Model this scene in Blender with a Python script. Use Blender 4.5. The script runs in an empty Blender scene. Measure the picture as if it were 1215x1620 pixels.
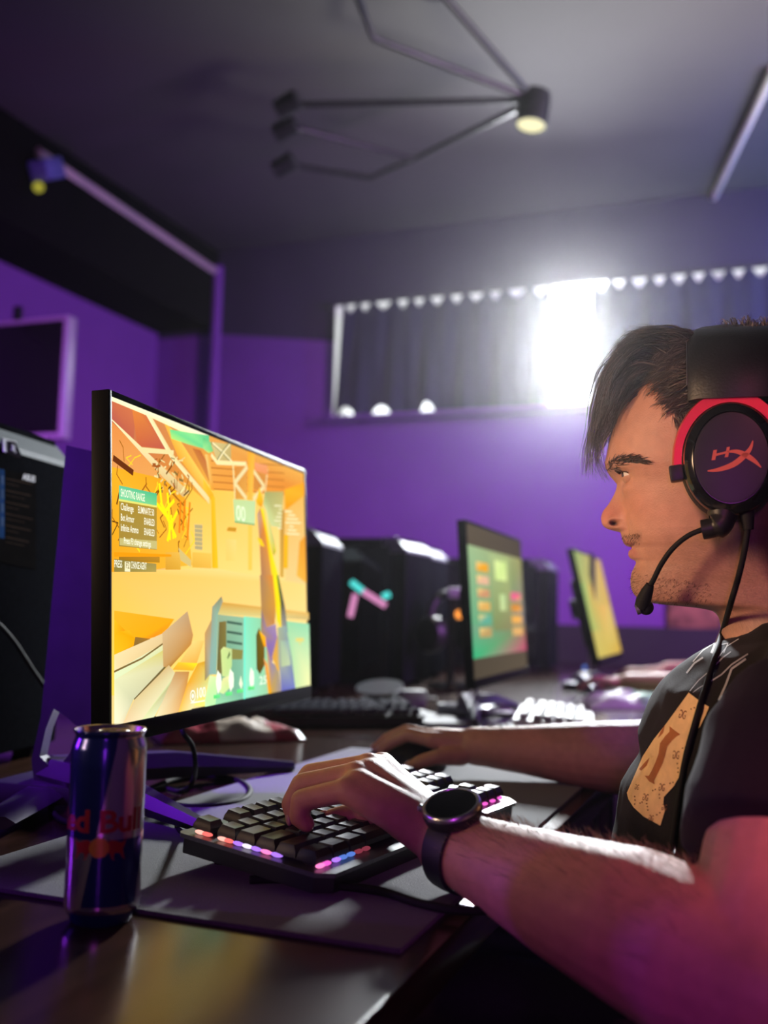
import bpy, bmesh, math, random
from math import sin, cos, pi, radians, sqrt, exp, atan2
from mathutils import Vector, Matrix, noise
from mathutils.bvhtree import BVHTree
from mathutils.geometry import tessellate_polygon

random.seed(7)
SC = bpy.context.scene
COL = SC.collection

# ------------------------------------------------------------------ camera
FPX = 1600.0
YAW, PITCH, ROLL = radians(21), radians(5.4), radians(1.4)
CAM = Vector((0, 0, 0.977))
_f = Vector((-sin(YAW) * cos(PITCH), cos(YAW) * cos(PITCH), sin(PITCH)))
_r0 = Vector((cos(YAW), sin(YAW), 0))
_u0 = _r0.cross(_f)
_r = _r0 * cos(ROLL) + _u0 * sin(ROLL)
_u = -_r0 * sin(ROLL) + _u0 * cos(ROLL)
cam_data = bpy.data.cameras.new('camera')
cam = bpy.data.objects.new('camera', cam_data)
COL.objects.link(cam)
m3 = Matrix((_r, _u, -_f)).transposed()
cam.matrix_world = Matrix.Translation(CAM) @ m3.to_4x4()
cam_data.sensor_fit = 'VERTICAL'
cam_data.sensor_height = 36.0
cam_data.lens = FPX / 1620 * 36.0
cam_data.clip_start = 0.02
cam_data.dof.use_dof = True
cam_data.dof.focus_distance = 0.92
cam_data.dof.aperture_fstop = 3.5
SC.camera = cam

# ------------------------------------------------------------------ light
SC.view_settings.view_transform = 'Standard'
SC.view_settings.look = 'None'
SC.view_settings.exposure = 0.0
SC.view_settings.gamma = 1.0
SC.view_settings.use_curve_mapping = False
world = bpy.data.worlds.new('daylight')
SC.world = world
world.use_nodes = True
world.node_tree.nodes['Background'].inputs[0].default_value = (0.93, 0.97, 1.0, 1)
world.node_tree.nodes['Background'].inputs[1].default_value = 3.0
SC.cycles.max_bounces = 6
SC.cycles.diffuse_bounces = 3
SC.cycles.glossy_bounces = 3
SC.cycles.transparent_max_bounces = 8
SC.cycles.sample_clamp_indirect = 6.0
SC.cycles.caustics_reflective = False
SC.cycles.caustics_refractive = False


def light(name, kind, loc, target, color, power, sx=0.1, sy=None, **kw):
    d = bpy.data.lights.new(name, kind)
    d.color = color
    d.energy = power
    if kind == 'AREA':
        d.shape = 'RECTANGLE'
        d.size = sx
        d.size_y = sy or sx
    else:
        d.shadow_soft_size = sx
    for k, v in kw.items():
        setattr(d, k, v)
    o = bpy.data.objects.new(name, d)
    o.location = loc
    o.rotation_euler = (Vector(target) - Vector(loc)).to_track_quat('-Z', 'Y').to_euler()
    COL.objects.link(o)
    return o


# daylight entering by the gap between the two curtains
light('window_daylight', 'AREA', (-0.87, 4.95, 2.25), (-0.35, 0.9, 0.9), (0.93, 0.97, 1.0), 125, 0.26, 0.56, spread=1.75)
# purple LED light of the room, from bars added outside the frame
light('purple_wall_fill', 'AREA', (1.3, 2.6, 1.9), (-1.5, 4.7, 1.1), (0.70, 0.23, 1.0), 40, 0.12, 1.4, spread=1.9)  # added fill that lights the back wall, no such bar seen
light('purple_side_bar', 'AREA', (-2.2, 2.2, 1.5), (-3.2, 4.2, 1.5), (0.55, 0.12, 1.0), 5.5, 0.1, 0.8)
light('violet_column_bar', 'AREA', (-1.30, 0.62, 1.65), (-0.84, 0.97, 1.10), (0.26, 0.02, 1.0), 1.3, 0.04, 0.3, spread=0.55)
light('violet_can_fill', 'AREA', (-1.20, 0.50, 0.93), (-0.45, 0.63, 0.82), (0.34, 0.03, 1.0), 0.035, 0.03, 0.3, spread=0.26)  # added low strip that gives the can its violet streak
light('blue_corner_fill', 'AREA', (0.9, 3.8, 2.2), (0.0, 4.7, 2.55), (0.14, 0.34, 1.0), 30, 0.1, 0.8)  # added blue fill for the upper right wall
# magenta LED bar behind the photographer
light('magenta_bar', 'AREA', (0.15, -0.75, 1.05), (-0.05, 0.7, 0.86), (0.66, 0.06, 0.80), 0.42, 0.08, 0.5, spread=1.0)
# red-pink lamp over the photographer's shoulder, aimed at the upper arm
light('pink_spot', 'SPOT', (0.75, -0.25, 1.65), (0.0, 0.70, 0.845), (1.0, 0.26, 0.32), 60, 0.05, spot_size=0.14, spot_blend=1.0)
light('rose_head_fill', 'SPOT', (0.55, -0.45, 1.75), (0.0, 0.90, 1.13), (1.0, 0.22, 0.36), 14, 0.05, spot_size=0.17, spot_blend=0.9)  # added rose fill for the temple and headset, no fixture
# warm fill added out of frame on the left, aimed at the player's face
light('warm_face_fill', 'SPOT', (-1.20, 0.0, 1.25), (-0.09, 0.96, 1.09), (1.0, 0.62, 0.36), 165, 0.25, spot_size=0.31, spot_blend=0.8)
light('ceiling_fill', 'SPOT', (1.25, 2.9, 1.5), (-0.25, 3.15, 2.9), (1.0, 0.95, 0.88), 640, 0.7, spot_size=0.76, spot_blend=1.0)  # added unseen uplight that brightens the ceiling


# ------------------------------------------------------------------ helpers
def ray(px, py):
    return _f + _r * ((px - 607.5) / FPX) - _u * ((py - 810) / FPX)


def P(px, py, dep):
    return CAM + ray(px, py) * dep


def Pz(px, py, z):
    d = ray(px, py)
    return CAM + d * ((z - CAM.z) / d.z)


def Py(px, py, y):
    d = ray(px, py)
    return CAM + d * ((y - CAM.y) / d.y)


def Px(px, py, x):
    d = ray(px, py)
    return CAM + d * ((x - CAM.x) / d.x)


def Ppl(px, py, o, n):
    d = ray(px, py)
    return CAM + d * ((o - CAM).dot(n) / d.dot(n))


def srgb(c):
    return tuple((x / 12.92 if x <= 0.04045 else ((x + 0.055) / 1.055) ** 2.4) for x in c)


def hx(s):
    return srgb(tuple(int(s[i:i + 2], 16) / 255 for i in (0, 2, 4)))


MATS = {}


def mat(name, col=(0.5, 0.5, 0.5), rough=0.5, metal=0.0, spec=0.5, emit=None, estr=0.0, noise_amt=0.0, noise_scale=40.0,
        bump=0.0, bump_scale=200.0, sss=0.0, coat=0.0, sheen=0.0, attr=None, trans=0.0, stretch=None):
    m = bpy.data.materials.new(name)
    m.use_nodes = True
    nt = m.node_tree
    b = nt.nodes['Principled BSDF']
    b.inputs['Base Color'].default_value = (*col, 1)
    b.inputs['Roughness'].default_value = rough
    b.inputs['Metallic'].default_value = metal
    b.inputs['Specular IOR Level'].default_value = spec
    b.inputs['Coat Weight'].default_value = coat
    b.inputs['Coat Roughness'].default_value = 0.08
    b.inputs['Sheen Weight'].default_value = sheen
    b.inputs['Transmission Weight'].default_value = trans
    if sss:
        b.inputs['Subsurface Weight'].default_value = sss
        b.inputs['Subsurface Radius'].default_value = (0.010, 0.004, 0.002)
        b.inputs['Subsurface Scale'].default_value = 0.6
    if emit:
        b.inputs['Emission Color'].default_value = (*emit, 1)
        b.inputs['Emission Strength'].default_value = estr
    src = None
    if attr:
        a = nt.nodes.new('ShaderNodeAttribute')
        a.attribute_name = attr
        src = a.outputs['Color']
        nt.links.new(src, b.inputs['Base Color'])
    co = None
    if noise_amt or bump:
        tc = nt.nodes.new('ShaderNodeTexCoord')
        co = tc.outputs['Object']
        if stretch:
            mp = nt.nodes.new('ShaderNodeMapping')
            mp.inputs['Scale'].default_value = stretch
            nt.links.new(co, mp.inputs['Vector'])
            co = mp.outputs['Vector']
    if noise_amt:
        n = nt.nodes.new('ShaderNodeTexNoise')
        n.inputs['Scale'].default_value = noise_scale
        n.inputs['Detail'].default_value = 6
        nt.links.new(co, n.inputs['Vector'])
        mr = nt.nodes.new('ShaderNodeMapRange')
        mr.inputs[1].default_value = 0.25
        mr.inputs[2].default_value = 0.75
        mr.inputs[3].default_value = 1 - noise_amt
        mr.inputs[4].default_value = 1 + noise_amt
        nt.links.new(n.outputs[0], mr.inputs[0])
        mx = nt.nodes.new('ShaderNodeVectorMath')
        mx.operation = 'SCALE'
        if src is not None:
            nt.links.new(src, mx.inputs[0])
        else:
            mx.inputs[0].default_value = col
        nt.links.new(mr.outputs[0], mx.inputs['Scale'])
        nt.links.new(mx.outputs[0], b.inputs['Base Color'])
    if bump:
        n2 = nt.nodes.new('ShaderNodeTexNoise')
        n2.inputs['Scale'].default_value = bump_scale
        n2.inputs['Detail'].default_value = 4
        nt.links.new(co, n2.inputs['Vector'])
        bp = nt.nodes.new('ShaderNodeBump')
        bp.inputs['Strength'].default_value = bump
        bp.inputs['Distance'].default_value = 0.002
        nt.links.new(n2.outputs[0], bp.inputs['Height'])
        nt.links.new(bp.outputs[0], b.inputs['Normal'])
    MATS[name] = m
    return m


def emat(name, col, strength, attr=None):
    m = bpy.data.materials.new(name)
    m.use_nodes = True
    nt = m.node_tree
    nt.nodes.clear()
    e = nt.nodes.new('ShaderNodeEmission')
    o = nt.nodes.new('ShaderNodeOutputMaterial')
    e.inputs[0].default_value = (*col, 1)
    e.inputs[1].default_value = strength
    if attr:
        a = nt.nodes.new('ShaderNodeAttribute')
        a.attribute_name = attr
        nt.links.new(a.outputs['Color'], e.inputs[0])
    nt.links.new(e.outputs[0], o.inputs[0])
    return m


class MB:
    def __init__(s):
        s.v, s.f, s.m, s.c = [], [], [], []

    def add(s, vs, fs, mi=0, col=None):
        o = len(s.v)
        s.v += [tuple(v) for v in vs]
        s.f += [tuple(i + o for i in f) for f in fs]
        s.m += [mi] * len(fs)
        s.c += [col or (1, 1, 1)] * len(vs)
        return s

    def box(s, c, size, rot=None, bev=0.0, seg=2, mi=0):
        bm = bmesh.new()
        bmesh.ops.create_cube(bm, size=1)
        bmesh.ops.scale(bm, vec=size, verts=bm.verts)
        if bev:
            bmesh.ops.bevel(bm, geom=bm.edges[:], offset=bev, segments=seg, affect='EDGES', profile=0.6)
        R = (rot.to_3x3() if rot is not None else Matrix.Identity(3))
        c = Vector(c)
        s.add([R @ v.co + c for v in bm.verts], [[v.index for v in f.verts] for f in bm.faces], mi)
        bm.free()
        return s

    def prism(s, poly, axis_o, ax, ay, az, depth, mi=0):
        """polygon in the (ax, ay) plane at axis_o, extruded by depth along az"""
        n = len(poly)
        a = [axis_o + ax * p[0] + ay * p[1] for p in poly]
        b = [p + az * depth for p in a]
        fs = [list(range(n)), list(range(2 * n - 1, n - 1, -1))]
        for i in range(n):
            j = (i + 1) % n
            fs.append([i, i + n, j + n, j])
        s.add(a + b, fs, mi)
        return s

    def tube(s, pts, rad, n=10, caps=True, mi=0, ell=1.0, up=None, col=None):
        pts = [Vector(p) for p in pts]
        k = len(pts)
        rr = rad if isinstance(rad, (list, tuple)) else [rad] * k
        t = [(pts[min(i + 1, k - 1)] - pts[max(i - 1, 0)]).normalized() for i in range(k)]
        nrm = (Vector(up) if up is not None else (Vector((0, 0, 1)) if abs(t[0].z) < 0.9 else Vector((1, 0, 0))))
        vs, fs = [], []
        for i in range(k):
            nrm = (nrm - t[i] * nrm.dot(t[i]))
            if nrm.length < 1e-6:
                nrm = t[i].orthogonal()
            nrm.normalize()
            bn = t[i].cross(nrm)
            for j in range(n):
                a = 2 * pi * j / n
                vs.append(pts[i] + nrm * (sin(a) * rr[i]) + bn * (cos(a) * rr[i] * ell))
        for i in range(k - 1):
            for j in range(n):
                fs.append([i * n + j, i * n + (j + 1) % n, (i + 1) * n + (j + 1) % n, (i + 1) * n + j])
        if caps:
            fs.append(list(range(n - 1, -1, -1)))
            fs.append([(k - 1) * n + j for j in range(n)])
        s.add(vs, fs, mi, col)
        return s

    def capsule(s, p0, p1, r0, r1, n=16, mi=0):
        p0, p1 = Vector(p0), Vector(p1)
        d = (p1 - p0)
        L = d.length
        d = d / L if L > 1e-9 else Vector((0, 0, 1))
        pts, rr = [], []
        for k in range(7):
            a = pi / 2 * k / 6
            pts.append(p0 - d * r0 * cos(a))
            rr.append(max(r0 * sin(a), r0 * 0.02))
        for k in range(7):
            a = pi / 2 * k / 6
            pts.append(p1 + d * r1 * sin(a))
            rr.append(max(r1 * cos(a), r1 * 0.02))
        s.tube_dir(pts, rr, d, n, mi)
        return s

    def tube_dir(s, pts, rr, d, n, mi):
        x = d.orthogonal().normalized()
        y = d.cross(x)
        k = len(pts)
        vs = [p + x * (r * cos(2 * pi * j / n)) + y * (r * sin(2 * pi * j / n)) for p, r in zip(pts, rr) for j in range(n)]
        fs = [[i * n + j, i * n + (j + 1) % n, (i + 1) * n + (j + 1) % n, (i + 1) * n + j] for i in range(k - 1) for j in range(n)]
        fs.append(list(range(n - 1, -1, -1)))
        fs.append([(k - 1) * n + j for j in range(n)])
        s.add(vs, fs, mi)

    def ellip(s, c, r, rot=None, n=20, mi=0):
        R = rot.to_3x3() if rot is not None else Matrix.Identity(3)
        c = Vector(c)
        vs, fs = [], []
        h = n // 2
        for i in range(h + 1):
            for j in range(n):
                a, b = pi * i / h, 2 * pi * j / n
                sa = max(sin(a), 0.01)
                vs.append(c + R @ Vector((r[0] * sa * cos(b), r[1] * sa * sin(b), r[2] * cos(a))))
        for i in range(h):
            for j in range(n):
                fs.append([i * n + j, (i + 1) * n + j, (i + 1) * n + (j + 1) % n, i * n + (j + 1) % n])
        fs.append([j for j in range(n)])
        fs.append([h * n + j for j in range(n - 1, -1, -1)])
        s.add(vs, fs, mi)
        return s

    def lathe(s, prof, c=(0, 0, 0), rot=None, n=48, mi=0, cap0=True, cap1=True):
        R = rot.to_3x3() if rot is not None else Matrix.Identity(3)
        c = Vector(c)
        vs = [c + R @ Vector((r * cos(2 * pi * j / n), r * sin(2 * pi * j / n), z)) for r, z in prof for j in range(n)]
        fs = [[i * n + j, i * n + (j + 1) % n, (i + 1) * n + (j + 1) % n, (i + 1) * n + j] for i in range(len(prof) - 1) for j in range(n)]
        if cap0:
            fs.append(list(range(n - 1, -1, -1)))
        if cap1:
            fs.append([(len(prof) - 1) * n + j for j in range(n)])
        s.add(vs, fs, mi)
        return s

    def mesh(s, name, mats, smooth=35, attr=False):
        me = bpy.data.meshes.new(name)
        me.from_pydata(s.v, [], s.f)
        for m in (mats if isinstance(mats, (list, tuple)) else [mats]):
            me.materials.append(m)
        me.polygons.foreach_set('material_index', s.m)
        if smooth:
            me.polygons.foreach_set('use_smooth', [True] * len(me.polygons))
            if smooth < 180:
                me.set_sharp_from_angle(angle=radians(smooth))
        if attr:
            ca = me.color_attributes.new('Col', 'FLOAT_COLOR', 'POINT')
            flat = []
            for c in s.c:
                flat += [c[0], c[1], c[2], 1.0]
            ca.data.foreach_set('color', flat)
        me.update()
        return me


def link(name, me, parent=None):
    o = bpy.data.objects.new(name, me)
    COL.objects.link(o)
    if parent is not None:
        o.parent = parent
        o.matrix_parent_inverse = parent.matrix_world.inverted()
    return o


def obj(name, mb, mats, parent=None, smooth=35, attr=False):
    """one mesh object, given in world coordinates; under a parent it keeps its place"""
    me = mb.mesh(name, mats, smooth, attr)
    return link(name, me, parent)


def tag(o, label, cat, group=None):
    o['label'] = label
    o['category'] = cat
    if group:
        o['group'] = group
    return o


def thing(name, label, cat, loc=(0, 0, 0), group=None):
    o = bpy.data.objects.new(name, None)
    o.empty_display_size = 0.05
    o.location = loc
    o.matrix_world = Matrix.Translation(Vector(loc))
    COL.objects.link(o)
    return tag(o, label, cat, group)


def struct(name, mb, mats, smooth=35, label=None):
    o = obj(name, mb, mats, None, smooth)
    o['kind'] = 'structure'
    if label:
        o['label'] = label
    return o


def dup(root, M, label=None, group=None):
    """copy of a thing with its parts and sub-parts, moved by the matrix M"""
    r = root.copy()
    COL.objects.link(r)
    r.matrix_world = M @ root.matrix_world
    if label:
        r['label'] = label
    if group:
        r['group'] = group
    for ch in root.children:
        c = ch.copy()
        COL.objects.link(c)
        c.parent = r
        for g in ch.children:
            d = g.copy()
            COL.objects.link(d)
            d.parent = c
    return r


def text2d(s, size=1.0, bold=0.0, align='LEFT', spacing=1.0):
    cu = bpy.data.curves.new('lettering', 'FONT')
    cu.body = s
    cu.size = size
    cu.offset = bold
    cu.align_x = align
    cu.resolution_u = 3
    cu.space_character = spacing
    o = bpy.data.objects.new('lettering', cu)
    COL.objects.link(o)
    dg = bpy.context.evaluated_depsgraph_get()
    me = bpy.data.meshes.new_from_object(o.evaluated_get(dg))
    vs = [(v.co.x, v.co.y) for v in me.vertices]
    fs = [list(p.vertices) for p in me.polygons]
    bpy.data.objects.remove(o)
    bpy.data.curves.remove(cu)
    bpy.data.meshes.remove(me)
    return vs, fs


def fine2d(vs, fs, mx, my):
    """triangulate flat outlines and split them until no edge spans more than (mx, my)"""
    out_v, out_f = [], []
    stack = []
    for f in fs:
        if len(f) == 3:
            stack.append([vs[i] for i in f])
        else:
            pl = [Vector((vs[i][0] / mx, vs[i][1] / my, 0)) for i in f]
            for t in tessellate_polygon([pl]):
                stack.append([vs[f[i]] for i in t])
    while stack:
        t = stack.pop()
        ln = [max(abs(t[i][0] - t[(i + 1) % 3][0]) / mx, abs(t[i][1] - t[(i + 1) % 3][1]) / my) for i in range(3)]
        k = max(range(3), key=lambda i: ln[i])
        if ln[k] <= 1.0:
            o = len(out_v)
            out_v += t
            out_f.append([o, o + 1, o + 2])
        else:
            a, b, c = t[k], t[(k + 1) % 3], t[(k + 2) % 3]
            m = ((a[0] + b[0]) / 2, (a[1] + b[1]) / 2)
            stack.append([a, m, c])
            stack.append([m, b, c])
    return out_v, out_f


def fuse(mb, voxel, iters=6, factor=0.5):
    """union of closed shapes as one continuous surface"""
    me = bpy.data.meshes.new('fuse')
    me.from_pydata(mb.v, [], mb.f)
    o = bpy.data.objects.new('fuse', me)
    COL.objects.link(o)
    r = o.modifiers.new('r', 'REMESH')
    r.mode = 'VOXEL'
    r.voxel_size = voxel
    r.adaptivity = 0.0
    if iters:
        sm = o.modifiers.new('s', 'SMOOTH')
        sm.factor = factor
        sm.iterations = iters
    dg = bpy.context.evaluated_depsgraph_get()
    out = bpy.data.meshes.new_from_object(o.evaluated_get(dg))
    vs = [v.co.copy() for v in out.vertices]
    ns = [v.normal.copy() for v in out.vertices]
    fs = [list(p.vertices) for p in out.polygons]
    bpy.data.objects.remove(o)
    bpy.data.meshes.remove(me)
    bpy.data.meshes.remove(out)
    return vs, fs, ns


def spline(pts, n):
    """Catmull-Rom through pts, n steps per span"""
    pts = [Vector(p) for p in pts]
    out = []
    for i in range(len(pts) - 1):
        p0, p1, p2, p3 = pts[max(i - 1, 0)], pts[i], pts[i + 1], pts[min(i + 2, len(pts) - 1)]
        for k in range(n):
            t = k / n
            out.append(0.5 * ((2 * p1) + (p2 - p0) * t + (2 * p0 - 5 * p1 + 4 * p2 - p3) * t * t + (3 * p1 - p0 - 3 * p2 + p3) * t ** 3))
    out.append(pts[-1])
    return out


def lerp(tab, x):
    if x <= tab[0][0]:
        return tab[0][1]
    for (a, b), (c, d) in zip(tab, tab[1:]):
        if x <= c:
            t = (x - a) / (c - a)
            return b + (d - b) * t
    return tab[-1][1]


def smooth_lerp(tab, x):
    """monotone-ish cubic interpolation"""
    n = len(tab)
    if x <= tab[0][0]:
        return tab[0][1]
    if x >= tab[-1][0]:
        return tab[-1][1]
    for i in range(n - 1):
        if x <= tab[i + 1][0]:
            break
    x0, y0 = tab[i]
    x1, y1 = tab[i + 1]
    def sl(j):
        if j <= 0 or j >= n - 1:
            return 0 if 0 < j < n else (tab[min(j + 1, n - 1)][1] - tab[max(j - 1, 0)][1]) / max(1e-9, tab[min(j + 1, n - 1)][0] - tab[max(j - 1, 0)][0])
        a = (tab[j][1] - tab[j - 1][1]) / (tab[j][0] - tab[j - 1][0])
        b = (tab[j + 1][1] - tab[j][1]) / (tab[j + 1][0] - tab[j][0])
        return 0 if a * b <= 0 else 2 * a * b / (a + b)
    h = x1 - x0
    t = (x - x0) / h
    return (2 * t ** 3 - 3 * t * t + 1) * y0 + (t ** 3 - 2 * t * t + t) * h * sl(i) + (-2 * t ** 3 + 3 * t * t) * y1 + (t ** 3 - t * t) * h * sl(i + 1)


# ------------------------------------------------------------------ materials
M_black = mat('black_plastic', (0.012, 0.012, 0.014), 0.42, noise_amt=0.2, noise_scale=60)
M_gloss = mat('gloss_black_plastic', (0.008, 0.008, 0.010), 0.12, noise_amt=0.1)
M_dark = mat('dark_metal', (0.05, 0.05, 0.055), 0.38, 0.6, noise_amt=0.15)
M_grey = mat('grey_metal', (0.20, 0.21, 0.22), 0.42, 0.5, noise_amt=0.12, noise_scale=120)
M_steel = mat('brushed_steel', (0.55, 0.56, 0.58), 0.28, 0.95, noise_amt=0.1, noise_scale=200, stretch=(1, 1, 12))
M_chrome = mat('chrome', (0.75, 0.75, 0.78), 0.12, 1.0, noise_amt=0.05)
M_rubber = mat('rubber', (0.009, 0.009, 0.010), 0.7, spec=0.2, noise_amt=0.15)
M_white_plastic = mat('white_plastic', (0.55, 0.57, 0.57), 0.5, noise_amt=0.05)
M_paper = mat('paper', (0.72, 0.73, 0.74), 0.8, noise_amt=0.06, noise_scale=20)
M_wall = mat('purple_paint', (0.26, 0.085, 0.38), 0.75, noise_amt=0.08, noise_scale=3)
M_wall_dark = mat('dark_upper_paint', (0.045, 0.036, 0.060), 0.8, noise_amt=0.1, noise_scale=3)
M_ceil = mat('grey_ceiling_paint', (0.082, 0.080, 0.078), 0.85, noise_amt=0.12, noise_scale=1.5, bump=0.15, bump_scale=120)
M_black_paint = mat('black_paint', (0.006, 0.006, 0.006), 0.9, spec=0.05, noise_amt=0.15, noise_scale=3)
M_floor = mat('dark_floor', (0.03, 0.028, 0.03), 0.5, noise_amt=0.2, noise_scale=6)
M_wainscot = mat('brown_wainscot', (0.030, 0.024, 0.026), 0.7, noise_amt=0.1, noise_scale=5)
M_frame = mat('white_window_frame', (0.8, 0.8, 0.76), 0.5, noise_amt=0.05)
M_wood = mat('dark_wood_veneer', (0.042, 0.018, 0.011), 0.20, spec=0.45, noise_amt=0.45, noise_scale=9, stretch=(9, 0.8, 4))
M_curtain = mat('navy_curtain_cloth', (0.020, 0.020, 0.045), 0.9, noise_amt=0.2, noise_scale=60, sheen=0.2)

# ------------------------------------------------------------------ room
XL, XR, YF, YB, ZC = -3.18, 2.0, -1.7, 4.70, 2.90
WX0, WX1, WZ0, WZ1 = -2.10, 0.75, 1.935, 2.535
struct('floor', MB().box(((XL + XR) / 2, (YF + YB) / 2, -0.05), (XR - XL + 0.4, YB - YF + 0.4, 0.1)), M_floor, 0)
struct('ceiling', MB().box(((XL + XR) / 2, (YF + YB) / 2, ZC + 0.05), (XR - XL + 0.4, YB - YF + 0.4, 0.1)), M_ceil, 0)
EX, EY, EZ = Vector((1, 0, 0)), Vector((0, 1, 0)), Vector((0, 0, 1))
w = MB()
zb0, zb1 = 2.435, 2.345                                # the paint line sinks a little towards the window
o_ = Vector((0, YB, 0))
w.prism([(XL, 0), (WX0, 0), (WX0, zb1), (-2.8, zb0), (XL, zb0)], o_, EX, EZ, EY, 0.2, 0)
w.prism([(XL, zb0), (-2.8, zb0), (WX0, zb1), (WX0, ZC), (XL, ZC)], o_, EX, EZ, EY, 0.2, 1)
w.prism([(WX0, 0), (WX1, 0), (WX1, WZ0), (WX0, WZ0)], o_, EX, EZ, EY, 0.2, 0)
w.prism([(WX0, WZ1), (WX1, WZ1), (WX1, ZC), (WX0, ZC)], o_, EX, EZ, EY, 0.2, 1)
w.prism([(WX1, 0), (XR, 0), (XR, ZC), (WX1, ZC)], o_, EX, EZ, EY, 0.2, 0)
struct('wall_back', w, [M_wall, M_wall_dark], 0)
struct('wall_left', MB().box((XL - 0.1, (YF + YB) / 2, ZC / 2), (0.2, YB - YF, ZC)), M_wall, 0)
struct('wall_right', MB().box((XR + 0.1, (YF + YB) / 2, ZC / 2), (0.2, YB - YF, ZC)), M_wall, 0)
struct('wall_front', MB().box(((XL + XR) / 2, YF - 0.1, ZC / 2), (XR - XL, 0.2, ZC)), M_wall_dark, 0)
struct('baseboard_back', MB().box(((XL + XR) / 2, YB - 0.012, 0.46), (XR - XL, 0.024, 0.92), bev=0.004), M_wainscot)
# black soffit along the left wall, its pale cable duct, the pipe in the corner, the conduit on the ceiling
struct('beam', MB().box(((XL - 2.81) / 2, (YF + YB) / 2, (2.465 + ZC) / 2), (-2.81 - XL, YB - YF, ZC - 2.465), bev=0.004), M_black_paint)
a, b = Px(60, 240, -2.80), Px(345, 432, -2.80)
d = (b - a).normalized()
tr = MB()
tr.tube([a, b], 0.022, 4, ell=1.3)
struct('trim_1', tr, mat('pale_duct', (0.74, 0.70, 0.52), 0.5, noise_amt=0.05), 20, 'pale cable duct along the black soffit')
struct('trim_2', MB().tube([(-2.79, 4.665, 0), (-2.79, 4.665, 2.80)], 0.028, 16), M_wall, 50, 'purple painted pipe in the corner')
struct('trim_3', MB().tube([Pz(1128, 314, 2.885), Pz(1225, 108, 2.885)], 0.018, 8), MATS['pale_duct'], 50, 'thin conduit across the ceiling')

# window: frame, mullions, panes
fr = MB()
FY = YB + 0.10
for (x0, x1, z0, z1) in ((WX0, WX0 + 0.014, WZ0, WZ1), (WX1 - 0.014, WX1, WZ0, WZ1), (WX0, WX1, WZ1 - 0.012, WZ1), (WX0, WX1, WZ0, WZ0 + 0.014),
                         (-1.18, -1.13, WZ0, WZ1), (-0.22, -0.17, WZ0, WZ1)):
    fr.box(((x0 + x1) / 2, FY, (z0 + z1) / 2), (x1 - x0, 0.06, z1 - z0), bev=0.004)
win = struct('window_1', fr, M_frame)
mg = bpy.data.materials.new('window_glass')
mg.use_nodes = True
nt = mg.node_tree
nt.nodes.clear()
t_, g_, x_, out_ = (nt.nodes.new(k) for k in ('ShaderNodeBsdfTransparent', 'ShaderNodeBsdfGlossy', 'ShaderNodeMixShader', 'ShaderNodeOutputMaterial'))
x_.inputs[0].default_value = 0.06
g_.inputs['Roughness'].default_value = 0.05
nt.links.new(t_.outputs[0], x_.inputs[1])
nt.links.new(g_.outputs[0], x_.inputs[2])
nt.links.new(x_.outputs[0], out_.inputs[0])
rv = MB()
for (x0, x1, z0, z1) in ((WX0, WX0 + 0.004, WZ0, WZ1), (WX1 - 0.004, WX1, WZ0, WZ1), (WX0, WX1, WZ1 - 0.004, WZ1), (WX0, WX1, WZ0, WZ0 + 0.004)):
    rv.box(((x0 + x1) / 2, YB + 0.098, (z0 + z1) / 2), (x1 - x0, 0.2, z1 - z0))
obj('reveal', rv, M_frame, win, 0)
for (x0, x1) in ((WX0 + 0.014, -1.18), (-1.13, -0.22), (-0.17, WX1 - 0.014)):
    obj('pane', MB().box(((x0 + x1) / 2, FY, (WZ0 + WZ1) / 2), (x1 - x0, 0.006, WZ1 - WZ0 - 0.026)), mg, win, 0)
obj('sill', MB().box(((WX0 + WX1) / 2, YB - 0.02, WZ0 - 0.012), (WX1 - WX0, 0.16, 0.024), bev=0.004), M_wall, win)

# curtains on a rod with rings; the cloth hangs in scallops, so daylight leaks above and below it
CY = YB - 0.03
rod = thing('curtain_rod', 'thin dark curtain rod above the high window', 'curtain rod', (-0.7, CY, WZ1 + 0.005))
obj('rod', MB().tube([(WX0 - 0.06, CY, WZ1 - 0.004), (WX1 + 0.06, CY, WZ1 - 0.004)], 0.007, 12), M_dark, rod, 50)
for x in (WX0 - 0.04, -0.93, WX1 + 0.04):
    obj('bracket', MB().box((x, YB - 0.016, WZ1 - 0.004), (0.02, 0.034, 0.03), bev=0.003), M_dark, rod)


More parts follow.
